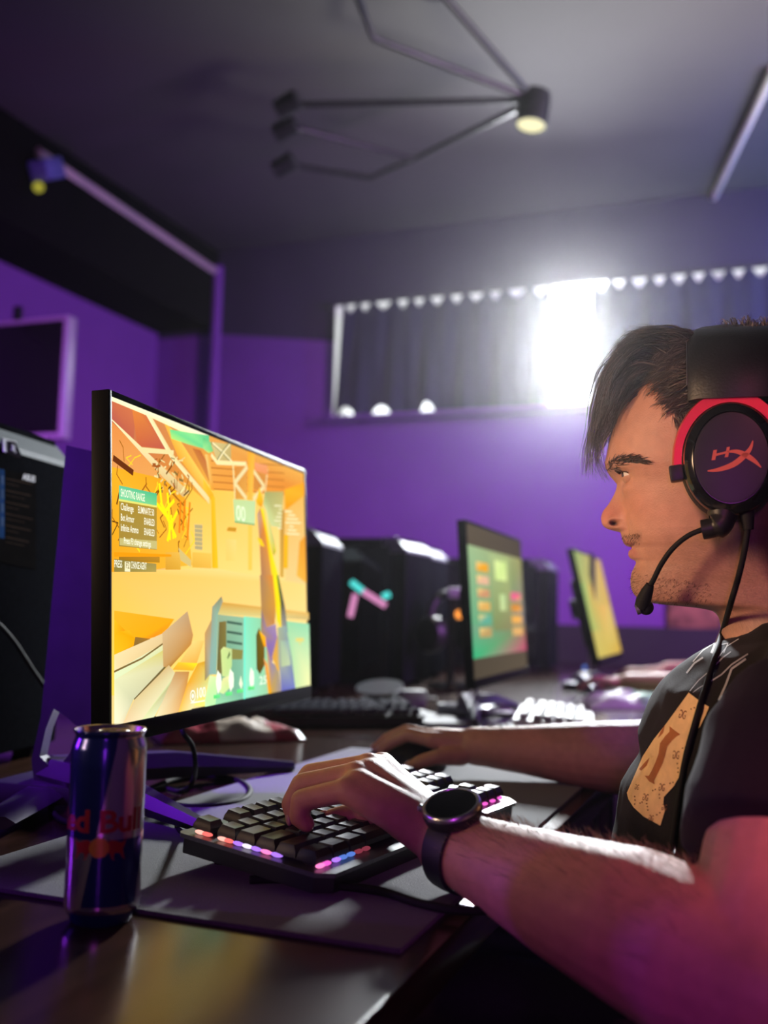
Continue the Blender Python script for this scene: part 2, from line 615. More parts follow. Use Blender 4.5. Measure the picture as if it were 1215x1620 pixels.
def curtain(x0, x1, x0b, label, hooks, lifts, seed):
    rnd = random.Random(seed)
    cols, rows = 260, 26
    vs, fs = [], []
    for i in range(cols + 1):
        u = i / cols
        xt = x0 + (x1 - x0) * u
        xb = x0b + (x1 - x0b) * u
        k = max(0, min(len(hooks) - 2, sum(1 for h in hooks if h <= xt) - 1))
        ha, hb = hooks[k], hooks[k + 1]
        s = max(0.0, min(1.0, (xt - ha) / (hb - ha)))
        dip = 0.050 * max(0.0, sin(pi * s)) ** 2.2
        zt = WZ1 - 0.012 - dip
        zb = WZ0 - 0.030
        for (c, wd, h) in lifts:
            zb += h * max(0.0, 1 - ((xb - c) / wd) ** 2)
        for j in range(rows + 1):
            v = j / rows
            x = xt + (xb - xt) * v
            z = zt + (zb - zt) * v
            fold = 0.012 * sin(34 * xt + 3 * v + seed) + 0.007 * sin(71 * xt - 2.2 * v) + 0.006 * v * sin(17 * x + 5 * v)
            vs.append((x, CY - 0.034 - fold * (0.35 + 0.65 * v), z))
    n = rows + 1
    for i in range(cols):
        for j in range(rows):
            fs.append([i * n + j, i * n + j + 1, (i + 1) * n + j + 1, (i + 1) * n + j])
    t = thing('curtain', label, 'curtain', ((x0 + x1) / 2, CY, WZ1), 'curtains of the high window')
    o = obj('cloth', MB().add(vs, fs), M_curtain, t, 180)
    so = o.modifiers.new('thickness', 'SOLIDIFY')
    so.thickness = 0.002
    for h in hooks:
        if x0 - 0.001 <= h <= x1 + 0.001:
            mb = MB()
            mb.tube([(h, CY + 0.013 * cos(a_), WZ1 - 0.006 + 0.013 * sin(a_)) for a_ in [2 * pi * q / 12 for q in range(13)]], 0.002, 6)
            obj('ring', mb, M_dark, t, 60)


curtain(-2.028, -0.965, -2.072, 'navy curtain on the left of the bright window gap', [-2.028, -1.95, -1.87, -1.75, -1.66, -1.58, -1.47, -1.38, -1.27, -1.19, -1.06, -0.965],
        [(-2.00, 0.065, 0.075), (-1.81, 0.075, 0.075), (-1.565, 0.045, 0.08)], 1.3)
curtain(-0.765, 0.74, -0.775, 'navy curtain on the right of the bright window gap', [-0.765, -0.68, -0.60, -0.50, -0.42, -0.33, -0.25, -0.16, -0.08, 0.02, 0.12, 0.25, 0.37, 0.5, 0.62, 0.74], [], 4.1)

# ------------------------------------------------------------------ ceiling lamp (spider of rods with spots)
lamp = thing('ceiling_lamp', 'black spider ceiling lamp with angled rods and one lit spot', 'lamp', Pz(655, 180, 2.70))
H = Pz(846, 158, 2.72)
J = Pz(655, 252, 2.66)
rods = [[Pz(470, 166, 2.70), H], [Pz(470, 203, 2.66), J, H], [Pz(462, 262, 2.62), Pz(585, 282, 2.62), J], [H, Pz(690, -20, 2.86)], [H, Pz(590, 60, 2.80), Pz(560, -20, 2.86)]]
for r_ in rods:
    obj('rod', MB().tube(r_, 0.012, 10), M_dark, lamp, 50)
rotd = (-Vector((0.10, 0.12, 1))).to_track_quat('Z', 'Y').to_matrix()
sp = obj('spot_head', MB().lathe([(0.02, -0.03), (0.052, -0.02), (0.055, 0.0), (0.055, 0.10), (0.050, 0.10), (0.048, 0.085)], H, rotd, 28), M_black, lamp)
obj('bulb', MB().lathe([(0.047, 0.0855), (0.047, 0.094), (0.03, 0.104), (0.012, 0.108)], H, rotd, 28), emat('lit_bulb', (1.0, 0.93, 0.55), 1.1), sp)
for q in (Pz(455, 166, 2.70), Pz(452, 204, 2.66), Pz(450, 262, 2.62)):
    obj('socket', MB().lathe([(0.016, -0.045), (0.035, -0.04), (0.038, 0.04), (0.03, 0.045)], q, Matrix.Rotation(1.2, 3, 'Y'), 20), M_black, lamp)
obj('ceiling_mount', MB().lathe([(0.07, 0), (0.07, 0.045)], Pz(690, -20, 2.855), None, 28), M_black, lamp)
obj('ceiling_mount', MB().lathe([(0.05, 0), (0.05, 0.045)], Pz(560, -20, 2.855), None, 28), M_black, lamp)
light('bulb_light', 'SPOT', H + rotd @ Vector((0, 0, 0.13)), H + rotd @ Vector((0, 0, 1)), (1.0, 0.88, 0.62), 12, 0.04, spot_size=1.6, spot_blend=0.6)

# small track spot at the near end of the pale duct
q = Px(74, 268, -2.74)
ts = thing('track_spot', 'small blue-white spotlight hanging from the black soffit', 'lamp', q)
obj('body', MB().box(q, (0.09, 0.12, 0.085), Matrix.Rotation(0.5, 3, 'X'), 0.012), mat('blue_lamp_housing', (0.16, 0.2, 0.42), 0.4, noise_amt=0.3, noise_scale=30), ts)
obj('arm', MB().box(q + Vector((-0.05, 0, 0.03)), (0.07, 0.02, 0.02), bev=0.003), M_black, ts)
obj('lens', MB().ellip(Px(61, 296, -2.74), (0.022, 0.022, 0.022)), emat('yellow_led', (0.55, 0.50, 0.06), 0.6), ts)

# ------------------------------------------------------------------ television hung from the soffit
TVY = 2.85
tc = Py(107, 497, TVY)
tb = Py(104, 692, TVY)
tw, th = 0.70, tc.z - tb.z
tvc = Vector((tc.x - tw / 2, TVY, (tc.z + tb.z) / 2))
tv = thing('wall_television', 'black television with a silver rim on an arm before the purple wall', 'television', tvc)
obj('housing', MB().box(tvc + Vector((0, 0.03, 0)), (tw, 0.05, th), bev=0.006), mat('silver_rim', (0.62, 0.60, 0.62), 0.35, 0.3, noise_amt=0.05), tv)
obj('screen', MB().box(tvc + Vector((0, 0.003, 0)), (tw - 0.035, 0.01, th - 0.04), bev=0.002), mat('switched_off_screen', (0.010, 0.006, 0.012), 0.12, noise_amt=0.1), tv)
q = Py(28, 475, TVY + 0.06)
obj('mount_plate', MB().box((q.x, TVY + 0.065, tvc.z + 0.06), (0.03, 0.02, th + 0.02), bev=0.003), M_black, tv)
obj('mount_arm', MB().tube([(q.x, TVY + 0.08, tvc.z), (XL - 0.0, TVY + 0.30, tvc.z)], 0.02, 10), M_black, tv, 50)

# poster on the far wall
pc = Py(1098, 972, YB - 0.004)
po = thing('wall_poster', 'small orange and brown poster on the far wall behind the chin', 'poster', pc)
obj('frame', MB().box(pc, (0.24, 0.012, 0.22), bev=0.003), M_black, po)
mp_ = mat('poster_print', (0.40, 0.20, 0.08), 0.6, noise_amt=0.95, noise_scale=11)
obj('sheet', MB().box(pc - Vector((0, 0.007, 0)), (0.22, 0.004, 0.20)), mp_, po, 0)

# ------------------------------------------------------------------ desks
ZD = 0.75
DX1 = -0.212


def desk(x0, x1, y0, y1, label):
    t = thing('gaming_desk', label, 'desk', ((x0 + x1) / 2, (y0 + y1) / 2, 0), 'desks of the gaming row')
    obj('desktop', MB().box(((x0 + x1) / 2, (y0 + y1) / 2, ZD - 0.016), (x1 - x0, y1 - y0, 0.032), bev=0.003), M_wood, t)
    for y in (y0 + 0.08, y1 - 0.08):
        for x in (x0 + 0.06, x1 - 0.06):
            obj('leg', MB().box((x, y, 0.352), (0.05, 0.05, 0.704), bev=0.004), M_black, t)
        obj('rail', MB().box(((x0 + x1) / 2, y, 0.69), (x1 - x0 - 0.17, 0.04, 0.055), bev=0.004), M_black, t)
    return t


cuts = [-0.40, 1.64, 3.12, 4.62]
names = (('nearest', 'under the energy drink can'), ('middle', 'behind the big monitor'), ('farthest', 'by the far wall'))
for (y0, y1), (w_, e_) in zip(zip(cuts, cuts[1:]), names):
    desk(-0.905, DX1, y0, y1 - 0.005, 'dark brown wooden desk %s' % e_)
    desk(-1.62, -0.91, y0, y1 - 0.005, {'nearest': 'dark wooden desk under the tower with the blue sticker', 'middle': 'dark wooden desk under the towers with bright tops', 'farthest': 'dark wooden desk under the farthest tower'}[w_])

# desk mat
M_mat = mat('grey_mat_cloth', (0.070, 0.074, 0.083), 0.78, noise_amt=0.25, noise_scale=350, bump=0.5, bump_scale=900, sheen=0.3)
dm = MB().box((-0.43, 1.085, ZD + 0.002), (0.40, 0.87, 0.004), bev=0.0015)
tag(obj('desk_mat', dm, M_mat), 'large dark grey cloth desk mat under the keyboard', 'desk mat')

# ------------------------------------------------------------------ drinks can
M_can_lid = mat('can_lid_aluminium', (0.62, 0.58, 0.55), 0.25, 1.0, noise_amt=0.1, noise_scale=300)


def can_material():
    m = bpy.data.materials.new('can_print')
    m.use_nodes = True
    nt = m.node_tree
    b = nt.nodes['Principled BSDF']
    b.inputs['Roughness'].default_value = 0.2
    b.inputs['Coat Weight'].default_value = 0.4
    b.inputs['Coat Roughness'].default_value = 0.1
    uv = nt.nodes.new('ShaderNodeUVMap')
    sx = nt.nodes.new('ShaderNodeSeparateXYZ')
    nt.links.new(uv.outputs[0], sx.inputs[0])

    def math_(op, a, b_):
        n = nt.nodes.new('ShaderNodeMath')
        n.operation = op
        for i, v in enumerate((a, b_)):
            if isinstance(v, (int, float)):
                n.inputs[i].default_value = v
            else:
                nt.links.new(v, n.inputs[i])
        return n.outputs[0]
    U, V = sx.outputs[0], sx.outputs[1]                    # U: degrees / 360 from the visible middle, V: height fraction
    sh = math_('MULTIPLY', V, 0.150)
    s = math_('SUBTRACT', U, sh)                           # slanting coordinate
    s = math_('ADD', s, 0.107 + 10.0)
    fr_ = math_('FRACT', math_('MULTIPLY', s, 2.0), 0.0)
    right = math_('LESS_THAN', fr_, 0.5)                   # right of the slanted line
    top = math_('GREATER_THAN', V, 0.452)
    xor = math_('ABSOLUTE', math_('SUBTRACT', right, top), 0.0)
    silver = math_('SUBTRACT', 1.0, xor)
    band = math_('MULTIPLY', math_('GREATER_THAN', V, 0.075), math_('LESS_THAN', V, 0.115))
    foot = math_('LESS_THAN', V, 0.075)
    silver = math_('MAXIMUM', math_('MULTIPLY', silver, math_('SUBTRACT', 1.0, foot)), band)
    mx = nt.nodes.new('ShaderNodeMix')
    mx.data_type = 'RGBA'
    mx.inputs[6].default_value = (0.006, 0.016, 0.145, 1)
    mx.inputs[7].default_value = (0.62, 0.60, 0.62, 1)
    nt.links.new(silver, mx.inputs[0])
    nt.links.new(mx.outputs[2], b.inputs['Base Color'])
    nt.links.new(math_('ADD', math_('MULTIPLY', silver, 0.35), 0.6), b.inputs['Metallic'])
    return m


CX, CYY, CR, CH = -0.450, 0.628, 0.0265, 0.135
can = thing('drinks_can', 'slim blue and silver energy drink can standing before the desk mat', 'can', (CX, CYY, ZD))
view0 = atan2(-CYY, -CX)                                   # azimuth of the direction towards the camera
prof = [(0.0195, 0.0), (0.0215, 0.0015), (0.0225, 0.004), (0.0262, 0.011), (CR, 0.014), (CR, 0.121), (0.0260, 0.124), (0.0243, 0.129), (0.0240, 0.131), (0.0252, 0.1325), (0.0256, 0.134), (0.0252, 0.1350), (0.0246, 0.1346)]
dense = []
for (r0, z0), (r1, z1) in zip(prof, prof[1:]):
    k = 8 if z1 - z0 > 0.05 else 1
    dense += [(r0 + (r1 - r0) * i / k, z0 + (z1 - z0) * i / k) for i in range(k)]
dense.append(prof[-1])
NA = 96
vs, fs, uvs = [], [], []
for r_, z_ in dense:
    for j in range(NA + 1):
        a_ = 2 * pi * j / NA
        vs.append((CX + r_ * cos(view0 + pi + a_), CYY + r_ * sin(view0 + pi + a_), ZD + z_))
        uvs.append(((j / NA - 0.5), z_ / CH))
n = NA + 1
for i in range(len(dense) - 1):
    for j in range(NA):
        fs.append([i * n + j, i * n + j + 1, (i + 1) * n + j + 1, (i + 1) * n + j])
me = MB().add(vs, fs).mesh('body', can_material(), 180)
ul = me.uv_layers.new(name='UVMap')
for lp in me.loops:
    ul.data[lp.index].uv = uvs[lp.vertex_index]
link('body', me, can)
lid = MB()
lid.lathe([(0.0246, 0.1346), (0.0238, 0.1325), (0.0225, 0.1290), (0.0215, 0.1292), (0.0205, 0.1302), (0.002, 0.1302)], (CX, CYY, ZD), None, 64, cap0=False)
lidm = obj('lid', lid, M_can_lid, can, 60)
tab = MB()
rt = Matrix.Rotation(view0 + 1.9, 3, 'Z')
ring = [(0.0085 * cos(t) * 1.25 + 0.002, 0.0068 * sin(t)) for t in [2 * pi * k / 24 for k in range(25)]]
tab.tube([Vector((CX, CYY, ZD + 0.1325)) + rt @ Vector((x, y, 0)) for x, y in ring], 0.0013, 8)
tab.box(Vector((CX, CYY, ZD + 0.1322)) + rt @ Vector((-0.006, 0, 0)), (0.008, 0.011, 0.0016), rt, 0.0006)
obj('pull_tab', tab, M_can_lid, can, 60)


def can_print(name, polys, m, off=0.00012):
    """flat print laid on the can: polygons of (degrees from the visible middle, height)"""
    mb = MB()
    for vs2, fs2 in polys:
        vs2, fs2 = fine2d(vs2, fs2, 4.0, 0.003)
        pts = []
        for (dg, h) in vs2:
            a_ = view0 + radians(dg)
            pts.append((CX + (CR + off) * cos(a_), CYY + (CR + off) * sin(a_), ZD + h))
        mb.add(pts, fs2)
    return obj(name, mb, m, can, 0)


M_red = mat('can_red', (0.34, 0.008, 0.016), 0.35, 0.2, noise_amt=0.05)
M_yel = mat('can_yellow', (0.55, 0.30, 0.02), 0.35, 0.2, noise_amt=0.05)
tv_, tf_ = text2d('Red Bull', 0.0225, 0.0006, 'LEFT', 0.95)
wmax = max(x for x, y in tv_)
# whole word spans about 175 degrees, the R is turned away to the left
can_print('lettering', [([(-104 + 166 * x / wmax, 0.0665 + y * 0.95) for x, y in tv_], tf_)], M_red)
disc = [(-8 + 15 * cos(t) , 0.0560 + 0.0068 * sin(t)) for t in [2 * pi * k / 24 for k in range(24)]]
can_print('sun_disc', [(disc, [list(range(24))])], M_yel, 0.00030)


for sgn in (1, -1):
    b_ = [(-8 + (x * 0.78) * sgn, z) for x, z in [(-4, .0560), (-9, .0590), (-16, .0600), (-22, .0612), (-32, .0605), (-42, .0590), (-49, .0600), (-52, .0625), (-50, .0580), (-46, .0545), (-48, .0500), (-52, .0470), (-46, .0485), (-40, .0520),
                                              (-30, .0525), (-27, .0495), (-30, .0470), (-24, .0485), (-21, .0520), (-14, .0530), (-10, .0500), (-8, .0535)]]
    can_print('emblem_animal', [(b_, [list(range(len(b_)))])], M_red)
# ------------------------------------------------------------------ monitors
SW, SH = 0.531, 0.299
M_col = mat('satin_grey_stand', (0.085, 0.080, 0.10), 0.30, 0.3, spec=0.6, noise_amt=0.1)
M_bezel = mat('bezel_black', (0.004, 0.004, 0.005), 0.45, spec=0.05, noise_amt=0.1)
M_silver = mat('silver_badge', (0.75, 0.76, 0.78), 0.4, noise_amt=0.05)
M_display = emat('lit_display', (1, 1, 1), 1.15, 'Col')
MON_S = Vector((-0.5522, 0.7707, 0.8666))
MON_YAW, MON_TILT = radians(5.84), radians(3.18)


def mon_axes(yaw, tilt):
    d = Vector((-sin(yaw), cos(yaw), 0))
    nh = Vector((cos(yaw), sin(yaw), 0))
    up = EZ * cos(tilt) - nh * sin(tilt)
    n = nh * cos(tilt) + EZ * sin(tilt)
    return d, nh, up, n


d1, nh1, up1, n1 = mon_axes(MON_YAW, MON_TILT)
# stand column outline seen from its end, as (distance behind the screen, height above the desk)
YCOL = MON_S.y + 0.20


def colpt(px, py):
    q = Py(px, py, YCOL) - MON_S
    return (q.dot(nh1), q.z + MON_S.z - ZD)


COL_OUT = [colpt(*q) for q in ((118, 708), (80, 1130), (66, 1198), (70, 1237), (128, 1241), (150, 1190), (205, 1120), (190, 724))]
COL_IN = [colpt(*q) for q in ((99, 1119), (87, 1150), (78, 1193), (97, 1214), (110, 1205), (124, 1186), (138, 1152), (118, 1133))]


def monitor(S, yaw, tilt, label, picture, feet=None, wide=True, name='computer_monitor'):
    d, nh, up, n = mon_axes(yaw, tilt)
    R = Matrix((d, up, n)).transposed()
    t = thing(name, label, 'monitor', (S + d * SW / 2 - nh * 0.2 - EZ * (S.z - ZD)), 'monitors along the desks')
    b = 0.006
    ctr = S + d * SW / 2 + up * SH / 2
    fr_ = MB()
    cz = -0.0075
    for (cx, cy, sx, sy) in ((-b / 2, SH / 2, b, SH + 2 * b), (SW + b / 2, SH / 2, b, SH + 2 * b), (SW / 2, SH + b / 2, SW, b)):
        fr_.box(S + d * cx + up * cy + n * cz, (sx, sy, 0.018), R, 0.0012)
    fr_.box(S + d * (SW / 2) - up * 0.009 + n * (cz + 0.001), (SW + 2 * b, 0.018, 0.020), R, 0.0015)
    obj('bezel', fr_, M_bezel, t)
    bk = MB()
    bk.box(ctr - n * 0.012, (SW + 0.004, SH + 0.004, 0.010), R, 0.002)
    bk.box(ctr - n * 0.030 - up * 0.02, (SW * 0.62, SH * 0.66, 0.030), R, 0.012)
    obj('rear_housing', bk, M_black, t)
    picture(S, d, up, n, t)
    # column: a flat slab with a cable opening whose inner walls are bare metal
    mb = MB()
    mid = S + d * (SW / 2)
    mid.z = ZD
    half = 0.0075
    k = len(COL_OUT)
    vs = []
    c_out, c_in = COL_OUT, COL_IN
    if not wide:                                           # the other monitors stand on a narrow column
        c_out = [(-0.06 + 0.22 * (a_ + 0.22), z_) for a_, z_ in COL_OUT]
        c_in = [(-0.06 + 0.22 * (a_ + 0.22), z_) for a_, z_ in COL_IN]
    for sd in (-half - 0.055, half - 0.055):
        for pl in (c_out, c_in):
            vs += [mid + nh * a_ + EZ * z_ + d * sd for a_, z_ in pl]
    o4 = [0, k, 2 * k, 3 * k]
    fs, mi = [], []
    for i in range(k):
        j = (i + 1) % k
        fs += [[o4[0] + i, o4[0] + j, o4[1] + j, o4[1] + i], [o4[2] + j, o4[2] + i, o4[3] + i, o4[3] + j],
               [o4[0] + j, o4[0] + i, o4[2] + i, o4[2] + j], [o4[1] + i, o4[1] + j, o4[3] + j, o4[3] + i]]
        mi += [0, 0, 0, 1]
    mb.add(vs, fs)
    mb.m = mi
    obj('stand_column', mb, [M_col, M_steel], t, 30)
    hub = (mid - nh * 0.20 - d * 0.04) if wide else (mid - nh * 0.08)
    obj('stand_hub', MB().box(hub + EZ * 0.012, (0.11, 0.09, 0.022), R_z(yaw), 0.006), M_col, t)
    obj('cable_arm', MB().box(ctr - n * 0.055, (0.09, 0.06, 0.05), R, 0.008), M_black, t)
    ends = feet or [mid + d * -0.17 - nh * 0.02 + EZ * 0.0075, mid + d * 0.20 - nh * 0.01 + EZ * 0.0075]
    for i_, e in enumerate(ends):
        flat = i_ == 2
        a_ = hub + EZ * (0.012 if flat else 0.030)
        mb = MB()
        mb.tube([a_, a_.lerp(e, 0.45) + EZ * (0.0 if flat else 0.006), e], [0.010, 0.009, 0.007] if flat else [0.020, 0.018, 0.007], 6, ell=3.0 if flat else 1.2)
        obj('foot', mb, M_col, t, 50)
    return t


def R_z(a):
    return Matrix.Rotation(a, 3, 'Z')


class Paint:
    """flat picture of a lit screen, drawn as coloured outlines a few hundredths of a millimetre apart"""

    def __init__(s, S, d, up, n):
        s.S, s.d, s.up, s.n = S, d, up, n
        s.mb = MB()
        s.k = 0

    def uv(s, px, py):
        q = Ppl(px, py, s.S, s.n) - s.S
        u, v = q.dot(s.d), q.dot(s.up)
        u = 0.0 if u < 0.007 else (SW if u > SW - 0.012 else u)
        v = 0.0 if v < 0.006 else (SH if v > SH - 0.004 else v)
        return (u, v)

    def poly(s, uvs, cols, fill=None):
        s.k += 1
        z = 0.0006 + s.k * 0.000012
        if isinstance(cols, str):
            cols = [cols] * len(uvs)
        o = len(s.mb.v)
        s.mb.v += [tuple(s.S + s.d * u + s.up * v + s.n * z) for u, v in uvs]
        s.mb.c += [hx(c) if isinstance(c, str) else c for c in cols]
        for f in (fill or [list(range(len(uvs)))]):
            if len(f) > 4:
                for t in tessellate_polygon([[Vector((uvs[i][0], uvs[i][1], 0)) for i in f]]):
                    s.mb.f.append(tuple(o + f[i] for i in t))
                    s.mb.m.append(0)
            else:
                s.mb.f.append(tuple(o + i for i in f))
                s.mb.m.append(0)

    def zp(s, org, sc, pts, cols):
        s.poly([s.uv(org[0] + x / sc, org[1] + y / sc) for x, y in pts], cols)

    def line(s, org, sc, pts, wd, col):
        q = [Vector(s.uv(org[0] + x / sc, org[1] + y / sc)) for x, y in pts]
        for a, b in zip(q, q[1:]):
            e = (b - a)
            if e.length < 1e-6:
                continue
            e = e.normalized()
            p = Vector((-e.y, e.x)) * wd / 2
            s.poly([a + p - e * wd * 0.2, b + p + e * wd * 0.2, b - p + e * wd * 0.2, a - p - e * wd * 0.2], col)

    def text(s, at, string, size, col, bold=0.0, width=None, align='LEFT'):
        vs, fs = text2d(string, 1.0, bold, align)
        w_ = max(x for x, y in vs) - min(x for x, y in vs)
        kx = size if width is None else width / w_
        s.poly([(at[0] + x * kx, at[1] + y * size) for x, y in vs], col, fs)


ZA, KA = (170, 620), 5.4
ZB_, KB = (320, 680), 6.753
ZC_, KC = (170, 910), 6.75
ZD_, KD = (310, 910), 6.75


def game_picture(S, d, up, n, parent):
    p = Paint(S, d, up, n)
    rnd = random.Random(5)
    p.poly([(0, 0), (SW, 0), (SW, SH), (0, SH)], ['F7D98A', 'E6E8B0', 'F3B24A', 'E7863C'])
    # far wall and floor
    p.zp(ZB_, KB, [(-200, 560), (860, 640), (880, 1600), (-240, 1520)], ['FFC340', 'FFD070', 'FFDF8A', 'FFD66E'])
    p.zp(ZA, KA, [(30, 640), (640, 780), (720, 1480), (30, 1560)], ['F5B025', 'F0A020', 'F7B838', 'F2A41C'])
    p.zp((0, 0), 1, [(175, 905), (335, 898), (487, 925), (487, 1083), (320, 1120), (175, 1100)], ['F8C45A', 'FFDB86', 'FFD880', 'FFE7A0', 'FFF07A', 'FFD750'])
    # roof
    p.zp(ZA, KA, [(20, 30), (864, 390), (864, 960), (640, 760), (250, 470), (30, 240)], ['D87A48', 'E8A048', 'F2B040', 'E09038', 'CC6E48', 'C46A50'])
    p.zp(ZB_, KB, [(60, 60), (1080, 450), (1085, 700), (120, 640)], ['E8A450', 'F0B050', 'E88C30', 'F0A040'])
    for i in range(5):
        y = 330 + i * 75
        p.line(ZB_, KB, [(90, y), (870, y + 60)], 0.0012, 'B86A28')
    p.zp(ZA, KA, [(30, 40), (240, 130), (215, 440), (30, 250)], ['D07048', 'D8784A', 'C0604A', 'B85A50'])
    p.zp(ZA, KA, [(200, 130), (330, 190), (500, 490), (250, 460)], ['E88A3A', 'D86C40', 'C05A48', 'CC6440'])
    # pale roof beams
    p.zp(ZA, KA, [(30, 240), (60, 240), (700, 860), (640, 900), (470, 730)], ['FFF0B8', 'FFE8A8', 'E0C080', 'D8B070', 'E8C888'])
    p.zp(ZA, KA, [(295, 180), (345, 200), (560, 540), (864, 900), (864, 960), (530, 560)], ['FFF4C0', 'F4E4A8', 'EAD490', 'F4DCA0', 'F4D890', 'F8ECB0'])
    p.zp(ZA, KA, [(250, 470), (560, 500), (560, 535), (300, 520)], 'F0E0A0')
    p.zp(ZA, KA, [(470, 250), (560, 330), (864, 800), (864, 900), (600, 560)], ['F8B848', 'FFC850', 'FFD060', 'F4B848', 'F0A838'])
    p.zp(ZA, KA, [(720, 480), (790, 500), (864, 640), (864, 770)], ['C87838', 'C06830', 'C87840', 'D08840'])
    # bright upper rim and the green banner
    p.zp(ZA, KA, [(48, 40), (864, 385), (864, 450), (300, 190), (48, 85)], ['FFFCD0', 'FFFAD8', 'FFF0B8', 'FFF2B8', 'FFF2C0'])
    p.zp(ZA, KA, [(525, 320), (700, 350), (864, 390), (864, 500), (690, 450), (540, 400)], ['78E08C', '90E890', '58C888', '70D890', 'A0F0A0', 'B8F078'])
    p.zp(ZB_, KB, [(0, 80), (80, 130), (110, 230), (60, 250), (0, 200)], ['58C880', '78D088', '70D080', 'D8E070', 'A0E890'])
    # trusses of the right half
    p.zp(ZB_, KB, [(85, 130), (300, 160), (300, 350), (150, 350)], ['D8C888', 'C8B070', 'C0A868', 'D0B878'])
    for a_ in ([(90, 140), (205, 240), (300, 340)], [(280, 160), (205, 240), (150, 330)]):
        p.line(ZB_, KB, a_, 0.0022, '6A6A40')
        p.line(ZB_, KB, [(x + 10, y) for x, y in a_], 0.0022, 'FFF0B8')
    p.line(ZB_, KB, [(90, 270), (150, 350), (460, 365)], 0.005, 'FFE9A8')
    p.line(ZB_, KB, [(320, 370), (345, 760)], 0.004, 'F4DC98')
    p.zp(ZB_, KB, [(345, 400), (470, 380), (470, 740), (345, 740)], ['D88C40', 'E09848', 'E8A848', 'DC9A40'])
    p.zp(ZB_, KB, [(540, 430), (680, 450), (650, 640), (540, 640)], ['D88C40', 'E09848', 'D08438', 'D89040'])
    for a_ in ([(345, 560), (470, 400)], [(345, 580), (460, 730)], [(540, 440), (650, 600)], [(650, 610), (540, 740)]):
        p.line(ZB_, KB, a_, 0.006, 'F0DCA0')
    p.zp(ZB_, KB, [(478, 240), (552, 260), (528, 760), (478, 750)], ['F8A830', 'FCB840', 'FFC050', 'FCB440'])
    p.line(ZB_, KB, [(690, 420), (650, 780)], 0.003, 'F8E4A8')
    p.zp(ZB_, KB, [(550, 350), (690, 380), (690, 480), (560, 440)], ['F4A070', 'F0A068', 'EC9458', 'F09860'])
    p.zp(ZB_, KB, [(0, 520), (110, 690), (120, 800), (0, 640)], ['FFC838', 'F8B428', 'F0A420', 'FFC23C'])
    p.zp(ZB_, KB, [(20, 260), (60, 270), (120, 650), (80, 640)], ['F8D080', 'F0B048', 'E89830', 'F4A838'])
    p.zp(ZB_, KB, [(85, 700), (125, 720), (160, 1480), (95, 1480)], ['FFB820', 'FFC230', 'FFC828', 'FFB818'])
    p.zp(ZB_, KB, [(870, 640), (1080, 560), (1085, 700), (880, 860)], ['FFB428', 'F8A020', 'FCAE2C', 'F89818'])
    p.zp(ZB_, KB, [(820, 860), (870, 850), (860, 1580), (820, 1570)], ['C89848', 'C08838', 'D0A040', 'E0B050'])
    p.zp(ZB_, KB, [(865, 1120), (910, 1120), (905, 1480), (860, 1480)], 'FFB820')
    p.zp(ZB_, KB, [(1030, 1200), (1085, 1120), (1090, 1640), (1000, 1560)], ['F0A030', 'E89830', 'F4B040', 'F8B848'])
    p.zp(ZB_, KB, [(240, 1170), (355, 1175), (350, 1400), (245, 1400)], ['FFD070', 'FFD880', 'FFD674', 'FFCE68'])
    p.zp(ZB_, KB, [(265, 1040), (355, 1045), (350, 1090), (250, 1080)], 'D09428')
    p.zp(ZB_, KB, [(478, 1020), (525, 1020), (522, 1500), (480, 1500)], 'FFCB55')
    # score board and the translucent panel
    p.zp(ZB_, KB, [(318, 740), (560, 760), (552, 1012), (335, 980)], ['C8DC98', 'C4DCA0', 'C8E4A8', 'B8DC98'])
    p.line(ZB_, KB, [(335, 985), (552, 1015)], 0.002, '88B070')
    p.text(p.uv(320 + 350 / KB, 680 + 960 / KB), '00', 0.026, 'F4FFD8', 0.004, 0.028)
    p.text(p.uv(320 + 385 / KB, 680 + 825 / KB), '....', 0.012, 'F0F8C8', 0.0)
    p.zp(ZB_, KB, [(660, 660), (860, 660), (835, 1050), (730, 1030), (640, 790)], ['A8A868', 'C0B068', 'D4D088', 'CCD898', 'C0CC88'])
    for i in range(7):
        y = 870 + i * 40
        p.line(ZB_, KB, [(760 + (i * 53) % 70, y - 60), (835, y - 56)], 0.0016, 'F4ECC0')
        p.line(ZB_, KB, [(870 + (i * 37) % 50, y), (950 + (i * 31) % 110, y + 6)], 0.0018, 'FFF2C0')
    # painted wall on the left: dark twigs, yellow scrawl, pale debris
    for i in range(46):
        x0, y0 = rnd.uniform(40, 660), 0
        y0 = rnd.uniform(560 + 0.25 * x0, 1400)
        a_ = rnd.uniform(0.7, 2.4)
        l_ = rnd.uniform(50, 150)
        p.line(ZA, KA, [(x0, y0), (x0 + l_ * cos(a_), y0 - l_ * sin(a_)), (x0 + l_ * cos(a_) + rnd.uniform(-40, 50), y0 - l_ * sin(a_) - rnd.uniform(10, 80))],
               rnd.uniform(0.001, 0.0024), rnd.choice(['7A4A10', '5E4010', '9A5A10', 'B06818', 'FFD828']))
    for i in range(40):
        x0, y0 = rnd.uniform(380, 660), rnd.uniform(560, 900)
        p.line(ZA, KA, [(x0, y0), (x0 + rnd.uniform(-40, 40), y0 + rnd.uniform(-40, 40))], rnd.uniform(0.001, 0.003), rnd.choice(['8A7038', 'E8D088', 'A85820', 'F0E4A0']))
    for a_ in ([(420, 790), (440, 960), (530, 1150)], [(490, 870), (500, 1000), (510, 1260)], [(545, 930), (470, 1020), (430, 950)], [(570, 1030), (520, 1130), (490, 1270)],
               [(400, 960), (480, 1060), (560, 1240)], [(520, 1060), (540, 1250)]):
        p.line(ZA, KA, a_, 0.0042, 'FFEE18')
